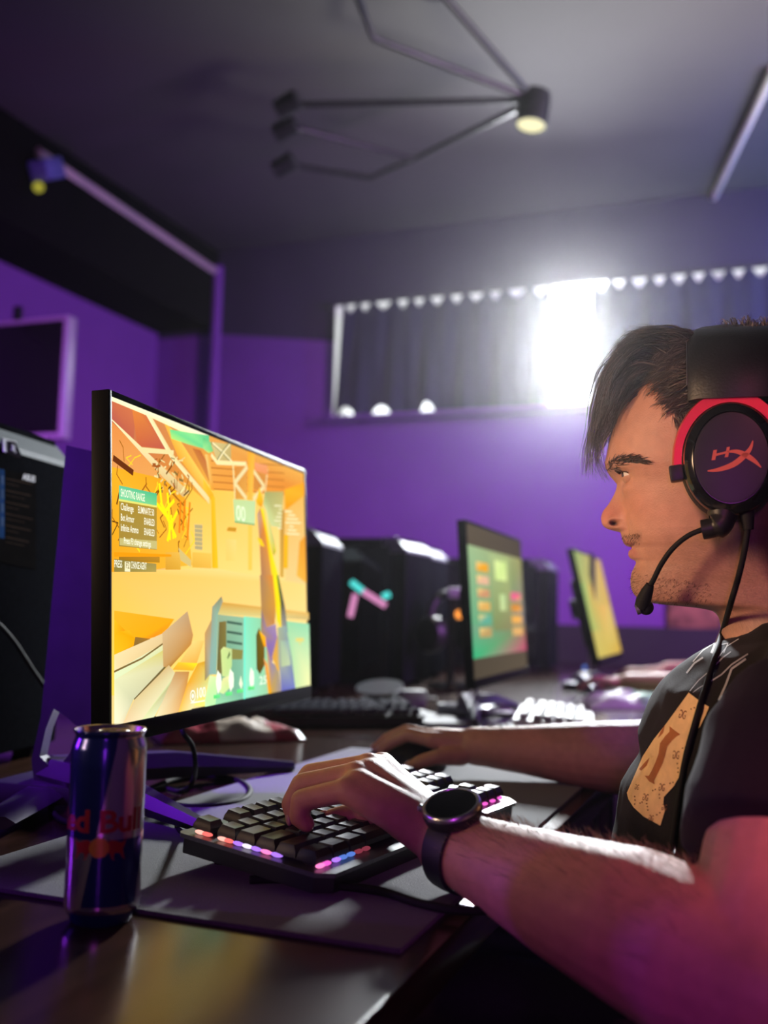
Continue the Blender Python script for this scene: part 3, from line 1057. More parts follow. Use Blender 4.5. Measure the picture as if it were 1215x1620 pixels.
    p.line(ZA, KA, [(30, 570), (190, 690)], 0.006, '6A3010')
    for a_ in ([(600, 940), (590, 1200)], [(640, 930), (620, 1180)], [(680, 950), (660, 1260)]):
        p.line(ZA, KA, a_, 0.004, 'F08418')
    p.zp(ZA, KA, [(715, 1130), (790, 1130), (785, 1360), (735, 1350)], 'E8C878')
    for i in range(6):
        p.line(ZA, KA, [(725, 1150 + i * 36), (785, 1155 + i * 36)], 0.0035, 'B8A878')
    p.zp(ZA, KA, [(470, 1370), (600, 1370), (600, 1520), (470, 1520)], ['E8B040', 'F0BC50', 'E0A838', 'D89C30'])
    p.zp(ZA, KA, [(700, 1370), (864, 1380), (864, 1510), (700, 1500)], ['F0C050', 'F4C858', 'F0B848', 'E8B040'])
    p.zp(ZA, KA, [(580, 1330), (690, 1440), (690, 1500), (600, 1440)], 'D8C078')
    p.zp(ZA, KA, [(30, 1370), (520, 1390), (520, 1410), (30, 1410)], 'F89C10')
    p.zp(ZA, KA, [(70, 1410), (420, 1410), (420, 1460), (70, 1450)], ['A87820', 'C08828', 'B88420', '987018'])
    # menu panel with its words
    p.zp(ZA, KA, [(70, 930), (395, 980), (395, 1350), (70, 1320)], [hx('A88830'), hx('B08C30'), hx('A89048'), hx('A88838')])
    p.zp(ZA, KA, [(70, 800), (395, 870), (395, 980), (70, 920)], ['68C898', '50C088', '78D088', '80D8A0'])
    p.line(ZA, KA, [(70, 925), (395, 982)], 0.002, 'E8E070')

    def word(x, y, s_, h, wd, col='FFFDE0'):
        p.text(p.uv(170 + x / KA, 620 + y / KA), s_, h, col, 0.01, wd)
    k_ = SW / 305.0
    word(84, 893, 'SHOOTING RANGE', 0.0105, 0.046)
    word(84, 1008, 'Challenge', 0.0095, 0.024)
    word(232, 1035, 'ELIMINATE 50', 0.0095, 0.032)
    word(84, 1100, 'Bot Armor', 0.0095, 0.025)
    word(285, 1133, 'ENABLED', 0.0095, 0.021)
    word(84, 1188, 'Infinite Ammo', 0.0095, 0.033)
    word(285, 1222, 'ENABLED', 0.0095, 0.021)
    p.zp(ZA, KA, [(75, 1250), (395, 1275), (395, 1345), (75, 1310)], 'C8BC78')
    word(110, 1296, 'Press F3 change settings', 0.0085, 0.052)
    p.zp(ZA, KA, [(38, 1430), (390, 1470), (390, 1540), (38, 1540)], ['887838', 'A09050', 'B09C50', '908040'])
    word(52, 1500, 'PRESS', 0.0095, 0.014)
    p.zp(ZA, KA, [(118, 1450), (165, 1453), (165, 1538), (118, 1536)], 'F4ECC0')
    word(128, 1508, 'F2', 0.0085, 0.006, '887030')
    word(172, 1508, 'CHANGE AGENT', 0.0095, 0.030)
    # crates and shelf in the foreground
    p.zp(ZC_, KC, [(45, 380), (680, 470), (560, 640), (430, 670), (45, 840)], ['FFB428', 'FFA818', 'FFA010', 'F0901C', 'FFB010'])
    p.zp(ZC_, KC, [(45, 470), (150, 590), (45, 660)], ['FFC020', 'F09C10', 'FFB818'])
    p.zp(ZC_, KC, [(90, 600), (200, 590), (265, 690), (240, 760), (45, 860), (45, 640)], ['FFB010', 'FFB820', 'F8A808', 'F8A410', 'FFC020', 'FFB818'])
    p.zp(ZC_, KC, [(260, 660), (430, 680), (380, 720), (240, 770)], ['987030', 'B07828', '987030', '8A6830'])
    p.zp(ZC_, KC, [(45, 850), (560, 620), (600, 960), (240, 1330), (130, 1620), (45, 1620)], ['F8E0A8', 'E8CC98', 'D8B470', 'D8C890', 'F0D8A0', 'FFF4C8'])
    p.zp(ZC_, KC, [(45, 1030), (560, 730), (560, 800), (45, 1120)], ['E8F0C0', 'E8E4B0', 'DCE0A8', 'E4F0C0'])
    p.zp(ZC_, KC, [(45, 1120), (560, 800), (600, 960), (230, 1340), (130, 1610), (45, 1610)], ['E8E8B8', 'D8CC70', 'D8D0A0', 'D0D0A8', 'ECDCB0', 'FFF8D0'])
    p.line(ZC_, KC, [(45, 1030), (330, 890), (560, 730)], 0.0018, '806838')
    p.line(ZC_, KC, [(250, 1330), (600, 960)], 0.0025, '706038')
    p.zp(ZC_, KC, [(550, 620), (820, 385), (880, 640), (860, 740), (640, 980), (560, 980)], ['D8B888', 'C0A078', 'C89050', 'C88838', 'B07830', 'C89C60'])
    p.zp(ZC_, KC, [(250, 1330), (620, 960), (700, 1060), (400, 1540), (130, 1610)], ['E0C890', 'D8B880', 'E4DCA8', 'F4ECC0', 'F0D0A0'])
    p.zp(ZC_, KC, [(330, 1520), (690, 1060), (680, 1120), (460, 1520)], ['E8ECB0', 'D8E4A8', 'B0A870', 'E8ECC0'])
    p.zp(ZC_, KC, [(690, 1030), (840, 1030), (800, 1250), (730, 1450), (480, 1510)], ['C89860', 'C88840', 'D89848', 'E8B470', 'F4E8B8'])
    p.zp(ZC_, KC, [(880, 700), (1000, 700), (920, 940), (740, 930)], ['FFD880', 'FFC868', 'F8B048', 'FFC060'])
    p.zp(ZC_, KC, [(720, 930), (930, 940), (880, 1020), (660, 1010)], ['FFC830', 'FFF020', 'FFB428', 'FFA838'])
    p.zp(ZC_, KC, [(930, 940), (1080, 900), (1080, 1100), (860, 1400), (720, 1450), (820, 1150)], ['E8A820', 'C89828', 'D8D880', 'ECE8A8', 'FFC858', 'F0A828'])
    # metal cabinet at the right
    p.zp(ZD_, KD, [(60, 620), (130, 480), (140, 340), (240, 225), (255, 280), (200, 420), (130, 1040), (60, 1130)], ['C89858', 'B89868', 'A89870', '908868', 'A0A088', '90B098', '98B0A8', 'A08850'])
    p.zp(ZD_, KD, [(140, 340), (240, 225), (200, 430), (185, 1060), (110, 1060)], ['98A088', '888868', '90B8A0', '88B8A8', '90B0A8'])
    p.zp(ZD_, KD, [(250, 290), (1170, 400), (1170, 480), (640, 440), (200, 420)], ['D8A040', 'E8B860', 'D0B878', 'D8CC88', 'D8CC80'])
    p.zp(ZD_, KD, [(200, 420), (480, 450), (470, 1290), (170, 1330), (190, 1000)], ['98B090', '90C0A0', '80C0A0', 'A0E0B0', '70A080'])
    p.zp(ZD_, KD, [(215, 500), (290, 490), (290, 800), (235, 1080), (190, 1060)], ['786838', '887840', '80783C', '7C7048', '70683C'])
    for i in range(3):
        p.line(ZD_, KD, [(300, 500 + i * 105), (460, 525 + i * 105)], 0.003, '4A6858')
    p.zp(ZD_, KD, [(300, 780), (470, 800), (460, 900), (340, 900)], '8C8848')
    p.zp(ZD_, KD, [(480, 440), (700, 460), (760, 1250), (470, 1300)], ['88E8C0', '98D0A0', 'A0D0A0', '98F0D0'])
    p.line(ZD_, KD, [(486, 450), (486, 1290)], 0.004, '70F0D0')
    p.zp(ZD_, KD, [(930, 490), (1175, 520), (1190, 1160), (1030, 1180)], ['98D8A8', '98DCB0', 'F4F4B0', 'C8E4A8'])
    p.line(ZD_, KD, [(1040, 690), (1120, 690)], 0.005, 'E8D878')
    p.line(ZD_, KD, [(1080, 700), (1085, 740)], 0.004, 'E8D878')
    p.zp(ZD_, KD, [(230, 800), (260, 765), (350, 790), (350, 960), (320, 1090), (245, 1080)], ['D0E490', 'E0E898', 'C8D890', 'C0E090', 'C8E898', 'D0E090'])
    p.zp(ZD_, KD, [(300, 880), (325, 810), (330, 850), (305, 900)], '506838')
    p.zp(ZD_, KD, [(60, 1330), (110, 1070), (210, 1090), (170, 1380), (60, 1390)], ['C8F0A8', 'E4F0B0', 'D0F0A8', 'C0F8B0', 'D0FCC0'])
    p.zp(ZD_, KD, [(210, 1250), (250, 1100), (350, 1060), (330, 1200), (260, 1270)], ['D8F0A8', 'ECE8A0', 'F4F0B0', 'D0E898', 'D8E8A0'])
    p.zp(ZD_, KD, [(425, 1160), (445, 1070), (465, 1160), (450, 1220)], 'F0FCD8')
    p.zp(ZD_, KD, [(610, 640), (640, 560), (700, 700), (700, 960), (650, 1060), (615, 1000)], ['605820', '705C18', '806018', '705018', '504818', '58501C'])
    # the long slanting blade in front of it
    p.zp(ZB_, KB, [(545, 760), (580, 610), (620, 770), (600, 830), (555, 800)], ['FFB828', 'FFD030', 'FFB020', 'E89018', 'FFC840'])
    p.zp(ZB_, KB, [(555, 900), (590, 830), (640, 1000), (720, 1620), (600, 1640), (580, 1200)], ['B8A090', 'C88848', 'E88828', 'D89850', 'A87858', 'C0804C'])
    p.zp(ZB_, KB, [(590, 840), (620, 850), (700, 1260), (800, 1620), (720, 1620), (640, 1100)], ['F8E018', 'FFE818', 'FFE020', 'F0E828', 'F8D820', 'F0A820'])
    p.zp(ZB_, KB, [(640, 780), (670, 900), (740, 1180), (760, 1300), (730, 1350), (690, 1200)], ['E8E4A0', 'DCD888', 'C8C070', 'D8C830', 'B0A030', 'E0D870'])
    p.zp(ZB_, KB, [(550, 1150), (600, 1170), (635, 1250), (590, 1240)], 'FFD020')
    p.zp(ZD_, KD, [(650, 0), (790, 0), (820, 300), (810, 520), (720, 560), (665, 360)], ['A8805C', 'E89030', 'D89838', 'C88848', 'C09068', 'B08450'])
    p.zp(ZD_, KD, [(790, 0), (830, 0), (880, 300), (880, 590), (830, 480), (815, 280)], ['FFE818', 'F0E820', 'F8E820', 'FFD828', 'FFE020', 'FFD818'])
    p.zp(ZD_, KD, [(830, 0), (850, 0), (920, 340), (950, 620), (880, 540), (870, 300)], ['607020', '90A040', '706858', '8898A0', 'A09888', '585028'])
    p.zp(ZD_, KD, [(665, 360), (720, 560), (820, 520), (840, 700), (780, 930), (720, 760), (660, 600)], ['806878', '9C80A0', 'A890B0', '9878B0', '8870A0', '8868A8', 'A88858'])
    p.zp(ZD_, KD, [(640, 590), (710, 660), (720, 770), (690, 760)], ['FFC020', 'FFB010', 'FFA818', 'E09010'])
    p.zp(ZD_, KD, [(720, 760), (780, 930), (850, 990), (880, 1230), (770, 1250)], ['C08870', '9488A8', 'A8987C', '989098', 'C8A048'])
    p.zp(ZD_, KD, [(780, 880), (840, 640), (880, 1020), (840, 1020)], ['E8A838', 'D0A058', 'D8B060', 'F0B030'])
    p.zp(ZD_, KD, [(840, 560), (930, 540), (990, 880), (1030, 1180), (880, 1220), (850, 900)], ['A8B090', '90A8A8', '8090A0', '7078C0', '6868B8', 'A8B098'])
    p.zp(ZD_, KD, [(870, 700), (960, 700), (980, 960), (880, 980)], ['A8C0A0', '90A8B0', 'C0D0A8', 'B8C898'])
    p.zp(ZD_, KD, [(690, 880), (730, 950), (775, 1240), (740, 1250)], ['F0A060', 'F8A020', 'E8A018', 'FFB018'])
    # read-outs along the bottom
    p.text(p.uv(170 + 905 / KC, 910 + 1315 / KC), '100', 0.015, 'FFFFF0', 0.01, 0.021)
    cc = Vector(p.uv(170 + 872 / KC, 910 + 1290 / KC))
    for r_, c_ in ((0.0062, 'FFFFF0'), (0.0048, 'D8C880'), (0.0026, 'FFFFF0')):
        p.poly([cc + Vector((r_ * cos(t), r_ * sin(t))) for t in [2 * pi * k / 18 for k in range(18)]], c_)
    p.line(ZC_, KC, [(850, 1365), (1000, 1340)], 0.0012, 'FFFFF0')
    for (x, y) in ((205, 1140), (340, 1120), (560, 1100)):
        cc = Vector(p.uv(310 + x / KD, 910 + y / KD))
        p.poly([cc + Vector((0.0075 * cos(t), (0.010 + 0.004 * (k % 2)) * sin(t))) for k, t in enumerate([2 * pi * k / 10 for k in range(10)])], 'F8FFE8')
    for (x, y) in ((180, 1290), (310, 1260), (430, 1230), (550, 1200)):
        p.zp(ZD_, KD, [(x - 30, y - 10), (x + 40, y - 18), (x + 40, y + 22), (x - 30, y + 30)], ['60E880', '78F090', '70E088', '58E078'])
    p.text(p.uv(310 + 640 / KD, 910 + 1170 / KD), '25', 0.014, 'F0FFE8', 0.01, 0.024)
    obj('display', p.mb, M_display, parent, 0, True)


def lobby_picture(S, d, up, n, parent):
    p = Paint(S, d, up, n)
    q = lambda u, v: (u * SW, v * SH)
    R4 = lambda u0, v0, u1, v1: [q(u0, v0), q(u1, v0), q(u1, v1), q(u0, v1)]
    p.poly(R4(0, 0, 1, 1), ['4E4438', '5A4E40', '4A3E36', '564A3C'])
    p.poly(R4(0, 0.13, 1, 0.86), ['38A078', '6E6488', '98945E', '9CB888'])
    p.poly(R4(0, 0.13, 1, 0.34), ['30B078', 'C04870', '8A7858', '70A080'])
    p.poly(R4(0.35, 0.30, 0.72, 0.84), ['7A8858', '88805A', 'A8B878', 'A4B880'])
    p.poly(R4(0.44, 0.66, 0.66, 0.80), ['D0E890', 'D8E898', 'C8E088', 'E0F0A0'])
    p.poly(R4(0.50, 0.44, 0.62, 0.56), ['C8D898', 'B8C888', 'B0C890', 'C0D890'])
    for i, c_ in enumerate(('E8A020', 'E0B090', 'C89068', 'D8A858', '60A890', 'B89860')):
        v = 0.70 - i * 0.088
        p.poly(R4(0.12, v, 0.32, v + 0.062), [c_, c_, c_, 'F0D080'])
    for i, c_ in enumerate(('E06088', 'D08838', 'E8A850', 'D8A868')):
        v = 0.52 - i * 0.088
        p.poly(R4(0.72, v, 0.94, v + 0.062), [c_, 'F0B060', c_, c_])
    obj('display', p.mb, M_display, parent, 0, True)


def pale_picture(S, d, up, n, parent):
    p = Paint(S, d, up, n)
    q = lambda u, v: (u * SW, v * SH)
    R4 = lambda u0, v0, u1, v1: [q(u0, v0), q(u1, v0), q(u1, v1), q(u0, v1)]
    p.poly(R4(0, 0, 1, 1), ['C8B860', 'D0A848', 'D0A868', '90A868'])
    p.poly(R4(0.0, 0.25, 0.4, 0.7), ['A0B868', 'C8B060', 'D8A858', '88B870'])
    p.poly(R4(0.5, 0.1, 0.95, 0.5), ['D0B860', 'C8A850', 'D8B870', 'E0A858'])
    obj('display', p.mb, M_display, parent, 0, True)


mon1 = monitor(MON_S, MON_YAW, MON_TILT, 'big computer monitor showing an orange and yellow shooting game', game_picture,
               [Pz(319, 1306, ZD + 0.012), Pz(462, 1212, ZD + 0.010), Pz(-10, 1302, ZD + 0.012)])
monitor(Vector((-0.5262, 1.8675, 0.8453)), radians(2.1), radians(4.1), 'blurred monitor with green screen and rows of orange icons, second along the desk', lobby_picture, None, False)
monitor(Vector((-0.4363, 2.7658, 0.8551)), radians(1.1), radians(13.3), 'tilted monitor with plain pale yellow screen, third along the desk', pale_picture, None, False)

# ------------------------------------------------------------------ towers
M_tower = mat('tower_black_sheet', (0.011, 0.012, 0.015), 0.8, 0.0, spec=0.0, noise_amt=0.25, noise_scale=150)
M_strip = mat('tower_grey_strip', (0.14, 0.165, 0.175), 0.6, 0.1, spec=0.3, noise_amt=0.12, noise_scale=200)
M_glass = mat('tinted_side_glass', (0.006, 0.006, 0.010), 0.06, spec=0.8, coat=0.5, noise_amt=0.05)
E_cyan = emat('cyan_glow', (0.10, 0.85, 0.80), 1.0)
E_pink = emat('pink_glow', (0.75, 0.28, 0.55), 1.0)


def tower(corner, yaw, label, emblem=True, glow=None, height=0.43, width=0.225, depth=0.45, sticker=False):
    """corner: front lower corner on the far side; the front faces the players"""
    d = Vector((-sin(yaw), cos(yaw), 0))       # along the front, away from the camera
    nf = Vector((cos(yaw), sin(yaw), 0))       # out of the front
    o = Vector((corner[0], corner[1], ZD))
    t = thing('computer_tower', label, 'computer', o - d * width / 2 - nf * depth / 2, 'computer towers on the desks')
    ctr = o - d * width / 2 - nf * (depth / 2)
    Rz = Matrix((d, -nf, EZ)).transposed()
    obj('case', MB().box(ctr + EZ * (height / 2 + 0.006) - nf * 0.012, (width - 0.006, depth - 0.024, height - 0.014), Rz, 0.004), M_tower, t)
    obj('front_panel', MB().box(o - d * width / 2 - nf * 0.012 + EZ * (height / 2 - 0.012), (width, 0.024, height - 0.056), Rz, 0.004), M_tower, t)
    # slanting grey strip over the front
    pr = [(0.0, height - 0.044), (0.0, height - 0.036), (-0.034, height), (-0.075, height), (-0.075, height - 0.044)]
    mb = MB()
    mb.prism(pr, o - d * width, nf, EZ, d, width)
    sp_ = obj('top_strip', mb, M_strip, t, 20)
    ib = MB()
    ib.box(o - d * width - nf * (depth / 2 + 0.01) + EZ * (height / 2) - d * 0.0015, (0.003, depth - 0.08, height - 0.05), Rz, 0.001)
    obj('side_panel', ib, M_glass, t)
    mbf = MB()
    for e in (0.03, depth - 0.05):
        for s_ in (0.03, width - 0.03):
            mbf.box(o - d * s_ - nf * e + EZ * 0.005, (0.03, 0.03, 0.010), Rz, 0.002)
    obj('foot_pads', mbf, M_rubber, t)
    sl = Vector((-0.034, 0.036)).normalized()      # slope of the strip in (nf, z)
    sdir = nf * sl.x + EZ * sl.y
    sn = nf * sl.y - EZ * sl.x
    if emblem:
        base = Ppl(37, 727, o + EZ * (height - 0.036), sn) + sn * 0.0006
        mk = lambda pts, nm, m: obj(nm, MB().prism(pts, base, d, sdir, sn, 0.0012), m, sp_, 0)
        mk([(-0.040, 0.004), (-0.012, 0.034), (0.016, 0.036), (0.000, 0.006), (-0.012, -0.001)], 'emblem_plate', M_gloss)
        mk([(-0.048, 0.004), (-0.040, 0.004), (-0.010, 0.032), (0.018, 0.034), (0.020, 0.038), (-0.014, 0.037)], 'emblem_wing', M_silver)
        base = base + sn * 0.0012
        mk([(-0.020, 0.012), (-0.014, 0.007), (-0.004, 0.022), (-0.001, 0.020), (0.0, 0.024), (-0.006, 0.025), (-0.014, 0.013), (-0.018, 0.015)], 'emblem_tick', M_silver)
        vs2, fs2 = text2d('ASUS', 0.0115, 0.0004)
        b2 = Ppl(34, 758, o, nf) + nf * 0.0020
        fp = MB().add([b2 + d * x * 1.25 + EZ * y for x, y in vs2], fs2)
        obj('lettering', fp, M_silver, t, 0)
    if sticker:
        ms = MB()
        pn = lambda x, y, off: Ppl(x, y, o + nf * off, nf)

        def patch(x0, y0, x1, y1, off, mi, sl=0.22):
            q = [pn(x0, y0, off), pn(x1, y0 + sl * (x1 - x0), off), pn(x1, y1 + sl * (x1 - x0), off), pn(x0, y1, off)]
            ms.add(q + [p - nf * 0.0004 for p in q], [[3, 2, 1, 0], [0, 1, 5, 4], [1, 2, 6, 5], [2, 3, 7, 6], [3, 0, 4, 7]], mi)
        patch(-40, 732, 57, 880, 0.0008, 0)
        patch(-40, 733, 7, 842, 0.0012, 1)
        for i in range(6):
            patch(9, 756 + i * 18.5, 52 - (i % 3) * 3, 757.6 + i * 18.5, 0.0012, 2)
            patch(9, 764 + i * 18.5, 30 + (i % 2) * 9, 765 + i * 18.5, 0.0012, 2)
        for i in range(4):
            patch(2, 752 + i * 22, 6, 766 + i * 22, 0.0016, 3)
        obj('sticker', ms, [mat('sticker_dark', (0.012, 0.011, 0.011), 0.5, spec=0.0, noise_amt=0.2), mat('sticker_blue', (0.03, 0.09, 0.26), 0.5, spec=0.0, noise_amt=0.3, noise_scale=60),
                            mat('sticker_brown', (0.09, 0.06, 0.045), 0.5, spec=0.0, noise_amt=0.2), mat('sticker_pale', (0.12, 0.2, 0.38), 0.5, spec=0.0, noise_amt=0.2)], t, 0)
    if glow:
        yy = (o - d * width).y - 0.006
        for pts, m in glow:
            q = [Py(x, y, yy) for x, y in pts]
            obj('light_strip', MB().tube(q, 0.009, 8), m, t, 60)
    return t


tower((-1.005, 1.268), radians(10.6), 'black computer tower with grey emblem strip and blue sticker beside the big monitor', sticker=True, height=0.472)
tower((-1.135, 2.64), radians(10), 'dark tower with white-lit top just right of the big monitor', False, width=0.23)
tower((-0.975, 2.965), radians(0), 'tower with glowing cyan and pink light strips in its side', False,
      [([(556, 921), (575, 936)], E_cyan), ([(575, 936), (610, 958)], E_pink), ([(562, 940), (554, 976)], E_pink), ([(606, 944), (616, 940)], E_cyan)], width=0.235)
tower((-1.03, 3.30), radians(4), 'narrow dark tower behind the one with glowing strips', False, width=0.21)
tower((-0.80, 4.06), radians(2), 'farthest dark tower between the two blurred monitors', False, width=0.21)

# ------------------------------------------------------------------ keyboards
M_key = mat('keycap_black', (0.020, 0.020, 0.022), 0.34, noise_amt=0.2, noise_scale=200)
M_plate = mat('keyboard_plate', (0.16, 0.165, 0.17), 0.36, 0.7, noise_amt=0.15, noise_scale=300)
ROWS = [
    (0, [1.25, 1.25, 1.25, 6.25, 1.25, 1.25, 1.25, 1.25], [(15.25, 1), (16.25, 1), (17.25, 1)]),
    (1, [2.25] + [1] * 10 + [2.75], [(16.25, 1)]),
    (2, [1.75] + [1] * 11 + [2.25], []),
    (3, [1.5] + [1] * 12 + [1.5], [(15.25, 1), (16.25, 1), (17.25, 1)]),
    (4, [1] * 13 + [2], [(15.25, 1), (16.25, 1), (17.25, 1)]),
    (5.3, [1, -1, 1, 1, 1, 1, -0.5, 1, 1, 1, 1, -0.5, 1, 1, 1, 1], [(15.25, 1), (16.25, 1), (17.25, 1)]),
]


def keycap_mesh(w_, pitch, m, hgt):
    bx, by = w_ * pitch - 0.0012, pitch - 0.0012
    tx, ty = bx - 0.0055, by - 0.006
    mb = MB()
    vs = []
    for (sx, sy, z, oy) in ((bx, by, 0, 0), (bx - 0.001, by - 0.001, hgt * 0.45, 0), (tx, ty, hgt, 0.0008), (tx * 0.6, ty * 0.6, hgt - 0.0006, 0.0008)):
        vs += [(-sx / 2, -sy / 2 + oy, z), (sx / 2, -sy / 2 + oy, z), (sx / 2, sy / 2 + oy, z), (-sx / 2, sy / 2 + oy, z)]
    fs = [[3, 2, 1, 0], [12, 13, 14, 15]]
    for i in range(3):
        for j in range(4):
            fs.append([i * 4 + j, i * 4 + (j + 1) % 4, i * 4 + 4 + (j + 1) % 4, i * 4 + 4 + j])
    mb.add(vs, fs)
    return mb.mesh('keycap', m, 25)


def keyboard(fl, yaw, tilt, label, pitch, plate_m, key_m, case_m, nav=True, margin=(0.008, 0.016), glow=None, z0=None, hgt=0.0092):
    """fl: front corner nearest the camera; the length runs away from the camera"""
    z0 = z0 if z0 is not None else ZD
    Lx = (18.25 if nav else 15) * pitch + 2 * margin[0]
    Ly = 6.3 * pitch + margin[1] + margin[0]
    ex = Vector((sin(yaw), cos(yaw), 0))
    ey0 = Vector((-cos(yaw), sin(yaw), 0))
    ey = ey0 * cos(tilt) + EZ * sin(tilt)
    ez = EZ * cos(tilt) - ey0 * sin(tilt)
    M = Matrix.Translation(Vector((fl[0], fl[1], z0))) @ Matrix((ex, ey, ez)).transposed().to_4x4()
    t = thing('keyboard', label, 'keyboard', Vector((fl[0], fl[1], z0)) + ex * Lx / 2 + ey0 * Ly / 2, 'keyboards on the desks')

    def put(name, mb, m, parent=t, sm=30):
        me = mb.mesh(name, m, sm)
        me.transform(M)
        return link(name, me, parent)
    ch = 0.012
    outline = [(ch, 0), (Lx - ch, 0), (Lx, ch), (Lx, Ly - 0.004), (Lx - 0.004, Ly), (0.004, Ly), (0, Ly - 0.004), (0, ch)]
    put('case', MB().prism([(Lx / 2 + (x - Lx / 2) * 0.985, Ly / 2 + (y - Ly / 2) * 0.97) for x, y in outline], Vector((0, 0, 0.004)), EX, EY, EZ, 0.013), case_m)
    put('top_plate', MB().prism(outline, Vector((0, 0, 0.017)), EX, EY, EZ, 0.0035), plate_m)
    mb = MB()
    for x in (0.05, Lx - 0.05):
        mb.box((x, 0.02, 0.002), (0.03, 0.012, 0.006), bev=0.001)
        dz = Ly * 0.86 * sin(tilt) / max(cos(tilt), 0.1)
        mb.box((x, Ly * 0.86, 0.004 - dz / 2), (0.035, 0.008, dz + 0.006), bev=0.001)
    put('rubber_feet', mb, M_rubber)
    cache = {}
    for ry, main, extra in ROWS:
        x = 0.0
        items = []
        for w_ in main:
            if w_ > 0:
                items.append((x, w_))
            x += abs(w_)
        if nav:
            items += extra
        for x, w_ in items:
            if w_ not in cache:
                cache[w_] = keycap_mesh(w_, pitch, key_m, hgt)
            o = bpy.data.objects.new('keycap', cache[w_])
            COL.objects.link(o)
            o.parent = t
            prof = {0: 0.04, 1: 0.03, 2: 0.0, 3: -0.02, 4: -0.06, 5.3: -0.08}[ry]
            L = Matrix.Translation((margin[0] + (x + w_ / 2) * pitch, margin[1] + (ry + 0.5) * pitch, 0.0238)) @ Matrix.Rotation(-prof, 4, 'X')
            o.matrix_local = t.matrix_world.inverted() @ M @ L
    sw = MB()
    for ry, main, extra in ROWS:
        x = 0
        for w_ in main:
            if w_ > 0:
                sw.box((margin[0] + (x + w_ / 2) * pitch, margin[1] + (ry + 0.5) * pitch, 0.0225), (0.012, 0.012, 0.005))
            x += abs(w_)
        if nav:
            for x, w_ in extra:
                sw.box((margin[0] + (x + w_ / 2) * pitch, margin[1] + (ry + 0.5) * pitch, 0.0225), (0.012, 0.012, 0.005))
    so = put('switches', sw, M_black)
    so['kind'] = 'stuff'
    if glow:
        for (x, y, sx, sy, m) in glow:
            put('key_light', MB().ellip((x, y, 0.0228), (sx, sy, 0.0017), n=10), m, t, 180)
    return t, M, Lx, Ly


EL = {k: emat('key_glow_' + k, c, s_) for k, (c, s_) in dict(pink=((1.0, 0.22, 0.55), 1.4), red=((1.0, 0.16, 0.14), 1.3), coral=((1.0, 0.42, 0.34), 1.5), violet=((0.45, 0.2, 1.0), 1.2),
                                                          blue=((0.12, 0.25, 0.8), 0.9), magenta=((0.95, 0.12, 0.62), 1.2), white=((0.85, 0.75, 1.0), 1.3), dim=((0.4, 0.06, 0.10), 0.6)).items()}
PT = 0.0203
g = []
for (fy, c_) in ((5.8, 'coral'), (5.45, 'red'), (4.6, 'coral'), (4.3, 'red'), (3.8, 'violet'), (3.35, 'white'), (2.9, 'violet'), (2.4, 'pink'), (1.9, 'violet')):
    g.append((0.0085, 0.016 + fy * PT, 0.0032, 0.0058, EL[c_]))
for (fx, c_) in ((0.15, 'pink'), (0.6, 'magenta'), (1.3, 'violet'), (1.8, 'blue'), (2.4, 'blue'), (3.0, 'dim'), (3.6, 'dim'), (15.6, 'magenta'), (16.6, 'magenta'), (17.6, 'magenta'), (14.5, 'pink')):
    g.append((0.010 + fx * PT, 0.0155, 0.0058, 0.0030, EL[c_]))
kb1, KM, KLX, KLY = keyboard((-0.322, 0.732), radians(9), radians(5.5), 'black keyboard with pink and red glowing key lights under the left hand', PT, M_plate, M_key, M_black, True, glow=g)
keyboard((-0.30, 1.86), radians(-10), radians(4), 'white keyboard on the desk before the green-screened monitor', 0.0195, M_white_plastic, M_white_plastic, M_white_plastic, False)
keyboard((-0.925, 1.66), radians(55), radians(4), 'black keyboard with pale key tops lying behind the big monitor', 0.0195, M_black, mat('keycap_slate', (0.06, 0.065, 0.085), 0.3, noise_amt=0.2), M_black, True)
# ------------------------------------------------------------------ the player: head
M_skin = mat('skin', (0.5, 0.3, 0.2), 0.48, spec=0.45, sss=0.12, attr='Col', noise_amt=0.10, noise_scale=90, bump=0.25, bump_scale=700)
M_hair = mat('dark_hair', (0.085, 0.066, 0.056), 0.28, spec=0.9, attr='Col', noise_amt=0.3, noise_scale=80)
nt = M_hair.node_tree
tl, mxs = nt.nodes.new('ShaderNodeBsdfTranslucent'), nt.nodes.new('ShaderNodeMixShader')
tl.inputs[0].default_value = (0.42, 0.38, 0.36, 1)
mxs.inputs[0].default_value = 0.35
nt.links.new(nt.nodes['Principled BSDF'].outputs[0], mxs.inputs[1])
nt.links.new(tl.outputs[0], mxs.inputs[2])
nt.links.new(mxs.outputs[0], nt.nodes['Material Output'].inputs[0])
M_brow = mat('brow_hair', (0.045, 0.028, 0.020), 0.5, noise_amt=0.2)
M_armhair = mat('arm_hair', (0.30, 0.20, 0.12), 0.35, spec=0.6, noise_amt=0.2)
M_shirt = mat('black_cotton', (0.011, 0.010, 0.011), 0.85, spec=0.25, noise_amt=0.25, noise_scale=500, sheen=0.05, bump=0.2, bump_scale=900)
M_trousers = mat('dark_trousers', (0.015, 0.016, 0.022), 0.85, noise_amt=0.2, noise_scale=200)
SKIN = (0.54, 0.285, 0.195)

_h = P(1080, 760, 0.955)
HL = (CAM - _h)
HL.z = 0
HL.normalize()
HF = Vector((HL.y, -HL.x, 0))                     # the way he faces
H0 = Ppl(1150, 725, _h, HL)


def hp(px, py):
    q = Ppl(px, py, _h, HL) - H0
    return q.dot(HF), q.z


